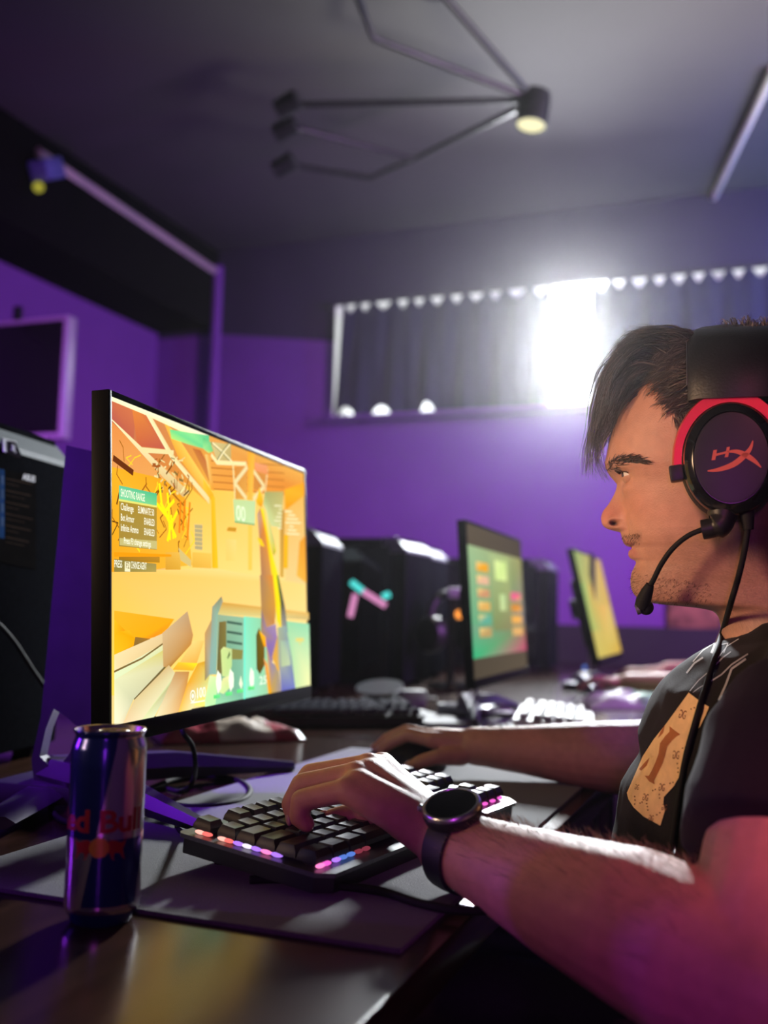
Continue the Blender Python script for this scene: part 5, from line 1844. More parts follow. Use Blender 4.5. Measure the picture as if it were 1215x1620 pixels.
# collar ring leaning forward
cn = Vector((0.028, 0.99, 0.972))
crx = Matrix.Rotation(-0.42, 3, 'Y')
ring = [cn + crx @ Vector((0.072 * cos(t), 0.071 * sin(t), 0)) for t in [2 * pi * k / 40 for k in range(41)]]
for a, b in zip(ring, ring[1:]):
    sh.capsule(a, b, 0.013, 0.013, 10)
sl = (L_EL - L_SH)
hem = L_SH + sl * 0.60
sh.tube([L_SH - sl * 0.02, L_SH + sl * 0.2, L_SH + sl * 0.42, hem], [0.070, 0.075, 0.074, 0.071], 28)
slr = (R_EL - R_SH)
sh.tube([R_SH - slr * 0.02, R_SH + slr * 0.3, R_SH + slr * 0.66], [0.072, 0.074, 0.068], 28)
sv, sf, sn = fuse(sh, 0.0042, 7, 0.5)
for i, v in enumerate(sv):
    a = noise.noise(Vector((v.x * 16 + v.z * 9, v.y * 11, v.z * 16 - v.x * 8)))
    b = noise.noise(Vector((v.x * 42 + v.z * 20, v.y * 30, v.z * 24)))
    sv[i] = v + sn[i] * (0.0030 * (0.5 - abs(a) * 2) + 0.0010 * b)
shirt = obj('shirt', MB().add(sv, sf), M_shirt, person, 180)
shirt['label'] = 'black cotton T-shirt'
shirt_bvh = BVHTree.FromPolygons(sv, sf)


def on_shirt(px, py, off=0.0):
    d = ray(px, py).normalized()
    h = shirt_bvh.ray_cast(CAM, d)
    if h[0] is None:
        return P(px, py, 0.93)
    return h[0] - d * off


Z7 = lambda x, y: (970 + x / 6.233, 1070 + y / 6.233)


def shirt_print(name, polys, m, off, parent):
    mb = MB()
    for vs2, fs2 in polys:
        vs2, fs2 = fine2d(vs2, fs2, 4.0, 4.0)
        mb.add([on_shirt(x, y, off) for x, y in vs2], fs2)
    return obj(name, mb, m, parent, 180)


M_patch = mat('tan_patch_cloth', (0.88, 0.60, 0.28), 0.6, noise_amt=0.18, noise_scale=60)
M_motif = mat('patch_brown_print', (0.22, 0.075, 0.02), 0.6, noise_amt=0.15)
M_letter = mat('patch_letter_print', (0.42, 0.13, 0.03), 0.6, noise_amt=0.25, noise_scale=60)
M_thread = mat('white_print', (0.42, 0.42, 0.46), 0.7, noise_amt=0.2)
big = [Z7(*q) for q in ((745, 160), (850, 240), (830, 380), (780, 540), (690, 830), (655, 980), (600, 1080), (500, 1190), (495, 1250), (515, 1310), (465, 1472), (300, 1382), (200, 1290), (150, 1210), (135, 1150), (200, 1000), (290, 790), (400, 620), (520, 470))]
pm = shirt_print('chest_patch', [(big, [list(range(len(big)))]), ([Z7(*q) for q in ((900, 275), (945, 300), (905, 400), (845, 515), (870, 400))], [[0, 1, 2, 3, 4]])], M_patch, 0.0012, person)
pm['label'] = 'tan patch with brown monograms on the chest'
stem = [Z7(*q) for q in ((556, 492), (600, 530), (660, 572), (625, 590), (580, 630), (532, 690), (510, 780), (486, 860), (448, 940), (416, 1000), (402, 1030), (408, 1064), (355, 1036), (312, 980), (350, 980), (380, 930), (420, 840), (448, 760), (462, 660), (512, 590), (556, 545))]
arcp = [Z7(*q) for q in ((360, 800), (330, 880), (275, 930), (255, 915), (310, 850))]
arc2 = [Z7(*q) for q in ((510, 480), (490, 560), (440, 610), (470, 540))]
shirt_print('big_letter', [(stem, [list(range(len(stem)))]), (arcp, [list(range(5))]), (arc2, [list(range(4))])], M_letter, 0.0018, pm)
mono = []
gv, gf = text2d('G', 1.0, 0.0, 'CENTER')
for (x, y, s_, rot) in ((685, 372, 130, 0.25), (620, 772, 125, 0.1), (480, 1092, 110, 0.15), (320, 1190, 105, 0.2), (235, 1090, 80, 0.2), (375, 1395, 90, 0.2), (505, 1290, 95, 0.2)):
    for sgn in (1, -1):
        pts = []
        for (u, v) in gv:
            u2, v2 = (u * 0.62 + 0.22) * sgn * s_ * 0.62, (0.36 - v) * s_ * 0.95
            pts.append(Z7(x + u2 * cos(rot) - v2 * sin(rot), y + u2 * sin(rot) + v2 * cos(rot)))
        mono.append((pts, gf))
dot = lambda x, y, r_: ([Z7(x + r_ * cos(t), y + r_ * sin(t)) for t in [pi / 3 * k for k in range(6)]], [list(range(6))])
for (x, y) in ((768, 322), (800, 310), (685, 708), (712, 698), (632, 860), (640, 905), (640, 945), (560, 1055), (590, 1045), (415, 1115), (390, 1125), (455, 1165), (458, 1200), (330, 1255), (338, 1285), (342, 1318), (265, 1250), (285, 1240),
               (212, 1185), (215, 1220), (212, 1260), (430, 1365), (460, 1345)):
    mono.append(dot(x, y, 8))
shirt_print('monogram_print', mono, M_motif, 0.0018, pm)
# thin white lines printed across the chest
Zs = lambda x, y: (940 + x / 4.418, 920 + y / 4.418)
lines = []
for pth, wd in (([(905, 290), (870, 380), (820, 500)], 18), ([(840, 430), (760, 480), (690, 560)], 7), ([(760, 530), (700, 570), (645, 640)], 12), ([(1010, 400), (930, 450), (860, 540)], 6), ([(955, 490), (900, 530), (850, 580)], 8),
                ([(1075, 505), (960, 580), (890, 650), (818, 695)], 9), ([(1060, 540), (960, 610), (920, 720), (870, 830)], 14), ([(800, 630), (730, 690), (668, 765)], 6), ([(780, 715), (730, 745), (690, 775)], 5),
                ([(935, 335), (1000, 340)], 8), ([(850, 560), (830, 640)], 5), ([(890, 440), (935, 430), (905, 500)], 6)):
    for (x0, y0), (x1, y1) in zip(pth, pth[1:]):
        l_ = sqrt((x1 - x0) ** 2 + (y1 - y0) ** 2)
        nx, ny = -(y1 - y0) / l_ * wd / 2, (x1 - x0) / l_ * wd / 2
        lines.append(([Zs(x0 + nx, y0 + ny), Zs(x1 + nx, y1 + ny), Zs(x1 - nx, y1 - ny), Zs(x0 - nx, y0 - ny)], [[0, 1, 2, 3]]))
shirt_print('white_line_print', lines, M_thread, 0.0010, person)

tr = MB()
tr.ellip((0.09, 0.99, 0.53), (0.15, 0.18, 0.11), n=30)
for y in (0.89, 1.09):
    yk = 0.99 + (y - 0.99) * 1.5
    limb(tr, [(Vector((0.06, y, 0.52)), 0.088), (Vector((-0.36, yk, 0.53)), 0.064)])
    limb(tr, [(Vector((-0.36, yk, 0.53)), 0.063), (Vector((-0.40, yk, 0.10)), 0.048)])
tv2, tf2, _ = fuse(tr, 0.008, 4)
obj('trousers', MB().add(tv2, tf2), M_trousers, person, 180)
for y in (0.84, 1.14):
    s_ = MB()
    s_.ellip((-0.46, y, 0.040), (0.135, 0.046, 0.038), n=24)
    s_.ellip((-0.40, y, 0.07), (0.055, 0.045, 0.055), n=20)
    s_.box((-0.455, y, 0.012), (0.26, 0.088, 0.022), bev=0.010)
    obj('shoe', s_, M_rubber, person, 60)
# ------------------------------------------------------------------ headset worn by the player
M_red_metal = mat('red_anodised_metal', (0.78, 0.06, 0.05), 0.32, 0.55, noise_amt=0.08)
M_leather = mat('black_leatherette', (0.012, 0.012, 0.016), 0.45, noise_amt=0.2, bump=0.15, bump_scale=500)
M_logo = mat('orange_logo', (0.62, 0.13, 0.07), 0.5, noise_amt=0.06)
hsx = thing('headset', 'black headset with red metal fork and boom microphone worn over dark hair', 'headset', H0 + HL * 0.09)
_c = pw(1156, 726, 0.095) - H0
CUP = (_c.dot(HF), _c.z)


def cup_ring(mb, prof, sd, c=None, t0=0.0, t1=2 * pi, n=64, mi=0):
    """prof: (half width, half height, distance from the middle plane)"""
    ca, cz = c or CUP
    closed = abs(t1 - t0 - 2 * pi) < 1e-6
    k = n if closed else n + 1
    vs = []
    for (ra, rz, b) in prof:
        for j in range(k):
            t = t0 + (t1 - t0) * j / n
            vs.append(H0 + HF * (ca + ra * cos(t)) + EZ * (cz + rz * sin(t)) + HL * (b * sd))
    fs = []
    for i in range(len(prof) - 1):
        for j in range(n):
            j2 = (j + 1) % k
            q = [i * k + j, i * k + j2, (i + 1) * k + j2, (i + 1) * k + j]
            fs.append(q if sd > 0 else q[::-1])
    if closed:
        e = [(len(prof) - 1) * k + j for j in range(k)]
        fs.append(e if sd > 0 else e[::-1])
    else:
        for jj in (0, k - 1):
            fs.append([i * k + jj for i in range(len(prof))])
    mb.add(vs, fs, mi)


RA, RZ = 0.0385, 0.0480
for sd in (1, -1):
    mb = MB()
    cup_ring(mb, [(RA * 0.6, RZ * 0.6, 0.072), (RA * 0.95, RZ * 0.95, 0.066), (RA * 1.06, RZ * 1.05, 0.071), (RA * 1.07, RZ * 1.06, 0.079), (RA * 1.0, RZ * 1.0, 0.084)], sd)
    obj('ear_cushion', mb, M_leather, hsx, 60)
    mb = MB()
    cup_ring(mb, [(RA * 1.0, RZ * 1.0, 0.083), (RA * 1.03, RZ * 1.02, 0.086), (RA * 1.0, RZ * 1.0, 0.097), (RA * 0.96, RZ * 0.965, 0.100), (RA * 0.80, RZ * 0.83, 0.1035), (RA * 0.78, RZ * 0.81, 0.1025), (RA * 0.775, RZ * 0.805, 0.1030)], sd)
    obj('ear_cup', mb, M_black if sd < 0 else M_gloss, hsx, 50)
    mb = MB()
    cup_ring(mb, [(RA * 0.775, RZ * 0.805, 0.1020), (RA * 0.77, RZ * 0.80, 0.1038), (RA * 0.72, RZ * 0.75, 0.1042), (RA * 0.05, RZ * 0.05, 0.1042)], sd)
    obj('cup_plate', mb, M_black, hsx, 40)
    # fork: open ring over the cup
    mb = MB()
    o_a, o_z, i_a, i_z = 0.0470, 0.0600, 0.0398, 0.0488
    cup_ring(mb, [(i_a, i_z, 0.087), (o_a, o_z, 0.085), (o_a + 0.0006, o_z + 0.0006, 0.090), (o_a - 0.001, o_z - 0.001, 0.0955), (i_a, i_z, 0.0955), (i_a, i_z, 0.087)], sd, None, radians(-9), radians(189), 60)
    obj('fork', mb, M_red_metal, hsx, 30)
    for t in (radians(-8), radians(188)):
        c = H0 + HF * (CUP[0] + 0.0445 * cos(t)) + EZ * (CUP[1] + 0.052 * sin(t) - 0.004) + HL * (0.090 * sd)
        obj('fork_clamp', MB().box(c, (0.0115, 0.014, 0.014), Matrix((HF, HL, EZ)).transposed() @ Matrix.Rotation(0.15, 3, 'Y'), 0.002), M_black, hsx)
# headband
k = 40
arch_o, arch_i = [], []
mb = MB()
vs = []
NB = k + 1
for i in range(NB):
    ph = pi * i / k
    for (dr, da) in ((0.0, -0.037), (0.010, -0.039), (0.018, -0.032), (0.019, 0.0), (0.018, 0.032), (0.010, 0.040), (0.0, 0.038), (-0.002, 0.0)):
        b = (0.0805 + dr) * cos(ph)
        z = CUP[1] + 0.052 + (0.0500 + dr - CUP[1]) * sin(ph) ** 0.9
        vs.append(H0 + HF * (-0.0045 + da) + HL * b + EZ * z)
fs = []
for i in range(k):
    for j in range(8):
        fs.append([i * 8 + j, i * 8 + (j + 1) % 8, (i + 1) * 8 + (j + 1) % 8, (i + 1) * 8 + j])
fs += [list(range(8)), [k * 8 + 7 - j for j in range(8)]]
mb.add(vs, fs)
hb = obj('headband', mb, M_leather, hsx, 50)
obj('seam', MB().tube([Vector(vs[i * 8 + 5]) + HF * 0.0004 + HL * 0.0002 for i in range(2, k - 1)], 0.0006, 6), M_steel, hb, 60)
# logo on the near cup
pl = H0 + HL * 0.1046
Z6 = lambda x, y: Ppl(1060 + x / 6.48, 600 + y / 6.48, pl, HL)


def logo(name, pts):
    q = [Z6(*p) for p in pts]
    mb = MB()
    n_ = len(q)
    fs = [[n_ - 1 - i for i in range(n_)]] if False else []
    for t in tessellate_polygon([[Vector((p[0], p[1], 0)) for p in pts]]):
        fs.append(list(t))
    base = [p - HL * 0.0006 for p in q]
    for i in range(n_):
        j = (i + 1) % n_
        fs.append([i, j, n_ + j, n_ + i])
    mb.add(q + base, fs)
    return obj(name, mb, M_logo, hsx, 0)


def taper(path, wd):
    L_, R__ = [], []
    q = spline([(x, y, 0) for x, y in path], 6)
    for i, p in enumerate(q):
        t = (q[min(i + 1, len(q) - 1)] - q[max(i - 1, 0)]).normalized()
        w_ = wd * max(0.06, sin(pi * min(1, 0.06 + 0.9 * i / (len(q) - 1))))
        L_.append((p.x - t.y * w_, p.y + t.x * w_))
        R__.append((p.x + t.y * w_, p.y - t.x * w_))
    return L_ + R__[::-1]


logo('logo_letter', [(425, 830), (445, 727), (482, 722), (475, 762), (574, 738), (582, 697), (615, 690), (596, 795), (560, 800), (570, 762), (472, 786), (464, 826)])
logo('logo_stroke', taper([(585, 742), (690, 742), (790, 785), (870, 840), (935, 905)], 27))
logo('logo_stroke', taper([(385, 940), (500, 926), (650, 872), (760, 785), (822, 710), (850, 628)], 29))
# microphone
mb = MB()
mb.tube(spline([pw(1144, 806, 0.088), pw(1141, 825, 0.092), pw(1130, 834, 0.093), pw(1111, 838, 0.092)], 5), [0.0125] * 4 + [0.0110] * 6 + [0.0085] * 6, 16)
obj('microphone_mount', mb, M_black, hsx, 50)
boom = spline([pw(1113, 837, 0.092), pw(1088, 848, 0.090), pw(1064, 868, 0.085), pw(1046, 893, 0.078), pw(1034, 917, 0.071), pw(1026, 932, 0.066)], 6)
obj('microphone_boom', MB().tube(boom, 0.0023, 10), M_rubber, hsx, 180)
mic = MB()
mic.tube([pw(1028.5, 925, 0.068), pw(1024, 935, 0.066), pw(1018, 950, 0.062), pw(1014, 962, 0.060)], [0.0036, 0.0052, 0.0066, 0.0060], 14)
mic.ellip(pw(1022, 961, 0.058), (0.0068, 0.0068, 0.0068), n=18)
mc = obj('microphone', mic, M_rubber, hsx, 60)
obj('microphone_tip', MB().lathe([(0.002, 0), (0.0048, 0.0), (0.0048, 0.003), (0.0026, 0.0034)], pw(1012, 963, 0.061), (HF - EZ * 0.3).to_track_quat('Z', 'Y').to_matrix(), 20), M_grey, mc, 40)
# cable down the chest
obj('cable_sleeve', MB().tube([pw(1181, 800, 0.090), pw(1182, 815, 0.090), pw(1184, 838, 0.090)], [0.0065, 0.0060, 0.0045], 14), M_rubber, hsx, 50)
cab = [pw(1183, 835, 0.090), pw(1178, 870, 0.093), pw(1169, 910, 0.098), pw(1158, 948, 0.100)] + [on_shirt(x, y, 0.0045) for x, y in ((1143, 1000), (1131, 1040), (1119, 1080), (1108, 1115), (1098, 1150), (1087, 1190), (1079, 1230), (1070, 1290), (1062, 1350))]
obj('headset_cable', MB().tube(spline(cab, 5), 0.0026, 10), M_rubber, hsx, 180)

# ------------------------------------------------------------------ watch
AX = (L_EL - L_WR).normalized()
tocam = (CAM - L_WR).normalized()
WN = (EZ * 0.80 + tocam * 0.62)
WN = (WN - AX * WN.dot(AX)).normalized()
WS = AX.cross(WN).normalized()
WC = L_WR + AX * 0.010
wt = thing('wristwatch', 'round black wristwatch on a dark strap around the left wrist', 'watch', WC + WN * 0.034)
RW = Matrix((AX, WS, WN)).transposed()
wcn = WC + WN * 0.0315
obj('watch_case', MB().lathe([(0.0185, -0.003), (0.0225, -0.001), (0.0236, 0.003), (0.0236, 0.007), (0.0225, 0.0092), (0.0208, 0.0094)], wcn, RW, 56), M_dark, wt, 35)
obj('bezel', MB().lathe([(0.0236, 0.0068), (0.0232, 0.0092), (0.0222, 0.0104), (0.0204, 0.0106), (0.0200, 0.0098)], wcn, RW, 56, cap0=False, cap1=False), M_steel, wt, 40)
obj('crystal', MB().lathe([(0.0203, 0.0094), (0.0200, 0.0102), (0.010, 0.0106), (0.0005, 0.0107)], wcn, RW, 48), mat('watch_crystal', (0.003, 0.003, 0.004), 0.03, spec=0.5, noise_amt=0.02), wt, 60)
for (s_, z_) in ((0.30, 0.0), (-0.30, 0.0)):
    obj('crown', MB().lathe([(0.0022, 0), (0.003, 0.001), (0.003, 0.004), (0.002, 0.0045)], wcn + AX * (-0.0225) + WS * (0.011 * (1 if s_ > 0 else -1)) + WN * 0.004, Matrix((WS, WN, -AX)).transposed(), 16), M_steel, wt, 40)
n_, vs, fs = 60, [], []
strap_pts = []
for i in range(n_ + 1):
    a_ = radians(28) + radians(304) * i / n_
    d_ = WN * cos(a_) + WS * sin(a_)
    wd = 0.0112 - 0.0018 * sin((a_ - radians(28)) / radians(304) * pi)
    row = []
    for q in (-1, -0.5, 0, 0.5, 1):
        h = arm_bvh.ray_cast(WC + AX * (wd * q) + d_ * 0.08, -d_)
        rad = (h[0] - (WC + AX * (wd * q))).length if h[0] is not None else 0.03
        row.append(min(rad, 0.036))
    rad = max(row) + 0.0006
    for r_, q in ((rad, -1), (rad + 0.0026, -0.97), (rad + 0.0030, 0), (rad + 0.0026, 0.97), (rad, 1)):
        vs.append(WC + AX * (wd * q) + d_ * r_)
for i in range(n_):
    for j in range(4):
        fs.append([i * 5 + j, i * 5 + j + 1, (i + 1) * 5 + j + 1, (i + 1) * 5 + j])
    fs.append([i * 5 + 4, i * 5, (i + 1) * 5, (i + 1) * 5 + 4])
obj('strap', MB().add(vs, fs), mat('navy_rubber_strap', (0.012, 0.010, 0.022), 0.5, noise_amt=0.1, bump=0.1), wt, 50)

# ------------------------------------------------------------------ mouse under the right hand
mq = Pz(642, 1203, ZD + 0.012)
ms = thing('computer_mouse', 'black computer mouse under the right hand', 'mouse', Vector((mq.x, mq.y, ZD + 0.004)))
mfw = Vector((-0.97, 0.10, 0)).normalized()
msd = EZ.cross(mfw)


def mouse_shell(c, L_, W_, Hh, fw, sdv):
    vs, fs = [], []
    NU, NV = 28, 14
    for j in range(NV + 1):
        el = pi / 2 * j / NV
        for i in range(NU):
            t = 2 * pi * i / NU
            ca, sa = cos(t), sin(t)
            x = L_ / 2 * abs(ca) ** 0.8 * (1 if ca >= 0 else -1) * cos(el) ** 0.55
            y = W_ / 2 * abs(sa) ** 0.75 * (1 if sa >= 0 else -1) * cos(el) ** 0.5 * (1 - 0.12 * cos(t * 2))
            z = Hh * sin(el) * (1 - 0.35 * max(0, x / (L_ / 2)) ** 2) + 0.0015
            vs.append(c + fw * x + sdv * y + EZ * z)
    for j in range(NV):
        for i in range(NU):
            fs.append([j * NU + i, j * NU + (i + 1) % NU, (j + 1) * NU + (i + 1) % NU, (j + 1) * NU + i])
    fs.append(list(range(NU - 1, -1, -1)))
    fs.append([NV * NU + i for i in range(NU)])
    return MB().add(vs, fs)


mc_ = Vector((mq.x, mq.y, ZD + 0.004))
obj('shell', mouse_shell(mc_, 0.120, 0.062, 0.036, mfw, msd), M_black, ms, 60)
obj('wheel', MB().lathe([(0.003, -0.004), (0.010, -0.0035), (0.010, 0.0035), (0.003, 0.004)], mc_ + mfw * 0.036 + EZ * 0.028, Matrix((mfw, EZ, msd)).transposed(), 24), M_rubber, ms, 40)
obj('side_button', MB().box(mc_ - msd * -0.026 + mfw * 0.005 + EZ * 0.020, (0.03, 0.006, 0.006), Matrix((mfw, msd, EZ)).transposed(), 0.002), M_gloss, ms)

# ------------------------------------------------------------------ cables on the desk
def cable(pts, r_, label, step=6):
    mb = MB().tube(spline(pts, step), r_, 8)
    o = obj('cable', mb, M_rubber, None, 180)
    return tag(o, label, 'cable')


D_ = lambda x, y, z=0.0035: Pz(x, y, ZD + z)
cable([mon1.location + Vector((0.10, 0.05, 0.12)), P(287, 1153, 1.13), P(304, 1180, 1.14), P(309, 1212, 1.15), D_(303, 1240), D_(285, 1252), D_(262, 1246)], 0.0028, 'thin black cable hanging from under the big monitor to the desk')
cable([D_(242, 1265), D_(290, 1276), D_(345, 1275), D_(386, 1265), D_(394, 1248), D_(370, 1233), D_(320, 1228), D_(262, 1238), D_(215, 1262)], 0.0038, 'thick black cable looped flat behind the keyboard')
cable([D_(120, 1238, 0.02), D_(92, 1252, 0.012), D_(80, 1272), D_(92, 1294), D_(125, 1306), D_(180, 1310), D_(240, 1290)], 0.0032, 'black cable curving around behind the can')
cable([Px(-10, 980, -0.93), Px(20, 1012, -0.935), Px(60, 1072, -0.94), Px(100, 1122, -0.92), Px(128, 1146, -0.88), Px(170, 1160, -0.82)], 0.003, 'black cable slanting across the front of the nearest tower')
cable([KM @ Vector((0.02, KLY - 0.002, 0.012)), D_(282, 1312), D_(262, 1290), D_(246, 1266), D_(240, 1245)], 0.0026, 'braided keyboard cable leaving the back corner of the keyboard')
MZ = lambda x, y: Pz(x, y, ZD + 0.0075)
cable([MZ(395, 1392), MZ(440, 1391), MZ(500, 1398), MZ(560, 1404), MZ(610, 1412), MZ(660, 1428), MZ(720, 1440), MZ(780, 1440)], 0.0035, 'black cable lying on the desk mat before the keyboard')

# ------------------------------------------------------------------ things farther along the desks
def crumpled(name, label, cat, c, size, yaw, mats, seed, stripes=None):
    rnd_ = random.Random(seed)
    bm = bmesh.new()
    bmesh.ops.create_grid(bm, x_segments=18, y_segments=12, size=0.5)
    R = R_z(yaw)
    vs = []
    for v in bm.verts:
        x, y = v.co.x, v.co.y
        edge = max(0, 1 - max(abs(x), abs(y)) * 2) ** 0.5
        zz = size[2] * (0.08 + edge * (0.65 + 0.5 * noise.noise(Vector((x * 6 + seed, y * 6, seed)))))
        vs.append(Vector(c) + R @ Vector((x * size[0], y * size[1], zz)))
    top = [[v.index for v in f.verts] for f in bm.faces]
    mb = MB()
    for f in top:
        cx = sum(bm.verts[i].co.x for i in f) / 4 if False else 0
    bm.verts.ensure_lookup_table()
    n0 = len(vs)
    allv = vs + [Vector((v.x, v.y, c[2] + 0.0005)) for v in vs]
    fs, mi = [], []
    for f in top:
        xm = sum(bm.verts[i].co.x for i in f) / len(f)
        fs.append(f)
        mi.append(stripes(xm) if stripes else 0)
    for f in top:
        fs.append([i + n0 for i in reversed(f)])
        mi.append(0)
    for e in bm.edges:
        if len(e.link_faces) == 1:
            a, b = e.verts[0].index, e.verts[1].index
            fs.append([a, b, b + n0, a + n0])
            mi.append(0)
    mb.add(allv, fs)
    mb.m = mi
    bm.free()
    return tag(obj(name, mb, mats, None, 60), label, cat)


M_snack = mat('snack_wrapper_red', (0.42, 0.035, 0.06), 0.35, noise_amt=0.3, noise_scale=30)
M_snack2 = mat('snack_wrapper_cream', (0.72, 0.60, 0.48), 0.4, noise_amt=0.2, noise_scale=30)
c = Pz(360, 1168, ZD)
crumpled('snack_packet', 'red and cream snack packet lying behind the big monitor', 'packet', c, (0.24, 0.12, 0.045), 0.75, [M_snack, M_snack2], 3, lambda x: 1 if -0.12 < x < 0.3 else 0)
M_green = mat('packet_green', (0.35, 0.75, 0.40), 0.4, noise_amt=0.3, noise_scale=25)
c = Pz(1000, 1118, ZD)
crumpled('crumpled_packet', 'white and green crumpled packet beyond the white keyboard', 'packet', c, (0.26, 0.14, 0.05), 0.5, [M_white_plastic, M_green], 8, lambda x: 1 if 0.0 < x < 0.28 else 0)


def sheet(px, py, w_, h_, yaw, label, seed):
    c = Pz(px, py, ZD)
    vs, fs = [], []
    R = R_z(yaw)
    for i in range(9):
        for j in range(9):
            x, y = (i / 8 - 0.5), (j / 8 - 0.5)
            z = 0.002 + 0.010 * (0.5 + noise.noise(Vector((x * 2.5 + seed, y * 2.5, seed)))) * (abs(x) + abs(y))
            vs.append(Vector((c.x, c.y, ZD)) + R @ Vector((x * w_, y * h_, z)))
    for i in range(8):
        for j in range(8):
            fs.append([i * 9 + j, (i + 1) * 9 + j, (i + 1) * 9 + j + 1, i * 9 + j + 1])
    o = tag(obj('paper_sheet', MB().add(vs, fs), M_paper, None, 180), label, 'paper', 'loose papers on the desks')
    s_ = o.modifiers.new('thickness', 'SOLIDIFY')
    s_.thickness = 0.0004


sheet(672, 1138, 0.13, 0.24, 0.9, 'white paper sheet just beyond the right hand', 1.0)
sheet(755, 1125, 0.16, 0.22, 0.4, 'white paper sheet left of the white keyboard', 4.0)
sheet(820, 1160, 0.15, 0.24, 0.2, 'pale paper under the near edge of the white keyboard', 7.0)
c = Pz(652, 1118, ZD)
gb = thing('power_brick', 'small glossy white plug lying behind the papers', 'adapter', c)
obj('body', MB().box(c + EZ * 0.02, (0.06, 0.04, 0.038), R_z(0.7), 0.006), M_white_plastic, gb)
obj('prong', MB().tube([c + EZ * 0.02 + Vector((0.03, 0.02, 0)), c + EZ * 0.02 + Vector((0.048, 0.034, 0))], 0.003, 8), M_steel, gb)
c = Pz(602, 1118, ZD)
st = thing('tape_spool', 'dull metal reel lying before the glowing tower', 'reel', c)
rr = Matrix.Rotation(0.25, 3, 'X')
obj('flange', MB().lathe([(0.02, 0.0), (0.055, 0.0), (0.055, 0.006), (0.02, 0.006)], c + EZ * 0.008, rr, 36), M_steel, st, 35)
obj('core', MB().lathe([(0.03, 0.006), (0.03, 0.034)], c + EZ * 0.008, rr, 28), M_rubber, st, 35)
obj('flange', MB().lathe([(0.02, 0.034), (0.055, 0.034), (0.055, 0.040), (0.02, 0.040)], c + EZ * 0.008, rr, 36), M_steel, st, 35)

# headset parked on a stand between the glowing tower and the second monitor
c = Pz(712, 1088, ZD)
sd_ = thing('headset_stand', 'dark stand with a spare headset and an orange light left of the second monitor', 'stand', c)
obj('base', MB().lathe([(0.07, 0.0), (0.072, 0.006), (0.065, 0.012)], c, None, 36), M_gloss, sd_, 40)
obj('pole', MB().tube([c + EZ * 0.01, c + EZ * 0.27], 0.011, 12), M_black, sd_, 50)
obj('status_light', MB().ellip(Py(727, 972, c.y - 0.03), (0.013, 0.013, 0.013), n=16), emat('orange_led', (1.0, 0.32, 0.05), 1.6), sd_, 180)
sh_ = thing('spare_headset', 'spare dark headset hanging on the stand left of the second monitor', 'headset', c + EZ * 0.27)
cr_ = c + EZ * 0.20
obj('headband', MB().tube([cr_ + Vector((0.085 * cos(t) * 0.45, 0.085 * cos(t), 0.075 * sin(t))) for t in [pi * k / 18 for k in range(19)]], 0.012, 10), M_leather, sh_, 60)
for s_ in (1, -1):
    q = cr_ + Vector((0.085 * 0.45 * s_, 0.085 * s_, -0.045))
    rx_ = Vector((0.45 * s_, 1.0 * s_, 0)).to_track_quat('Z', 'Y').to_matrix()
    cu = obj('ear_cup', MB().lathe([(0.03, -0.025), (0.052, -0.02), (0.054, 0.0), (0.048, 0.014), (0.03, 0.018)], q, rx_, 30), M_black, sh_, 40)
    obj('yoke', MB().tube([q + EZ * 0.045, q + EZ * 0.07], 0.008, 8), M_dark, cu, 50)
cw = Py(722, 938, c.y - 0.05)
wcam = thing('web_camera', 'small camera with pale shiny lens rim beside the second monitor', 'camera', cw)
obj('body', MB().box(cw, (0.05, 0.03, 0.03), R_z(0.3), 0.008), M_white_plastic, wcam)
obj('lens', MB().lathe([(0.010, 0), (0.012, 0.004), (0.008, 0.006)], cw + Vector((0.026, 0, 0)), Matrix.Rotation(pi / 2, 3, 'Y'), 20), M_gloss, wcam, 40)
obj('clip_arm', MB().tube([cw - EZ * 0.012, Vector((cw.x - 0.01, c.y - 0.02, cw.z - 0.07)), c + EZ * 0.13], 0.006, 8), M_black, wcam, 50)

# mouse with blue and violet lights, far down the row
c = Pz(930, 1082, ZD)
gm = thing('glowing_mouse', 'mouse with blue and violet lights by the distant hand', 'mouse', c)
obj('shell', mouse_shell(c, 0.12, 0.066, 0.038, Vector((-0.8, -0.6, 0)).normalized(), Vector((0.6, -0.8, 0)).normalized()), M_black, gm, 60)
for (px, py, k_) in ((925, 1056, 'blue'), (940, 1071, 'violet'), (934, 1090, 'violet'), (927, 1081, 'white')):
    obj('light_dot', MB().ellip(P(px, py, (c - CAM).dot(_f) - 0.055), (0.007, 0.007, 0.007), n=12), EL[k_], gm, 180)

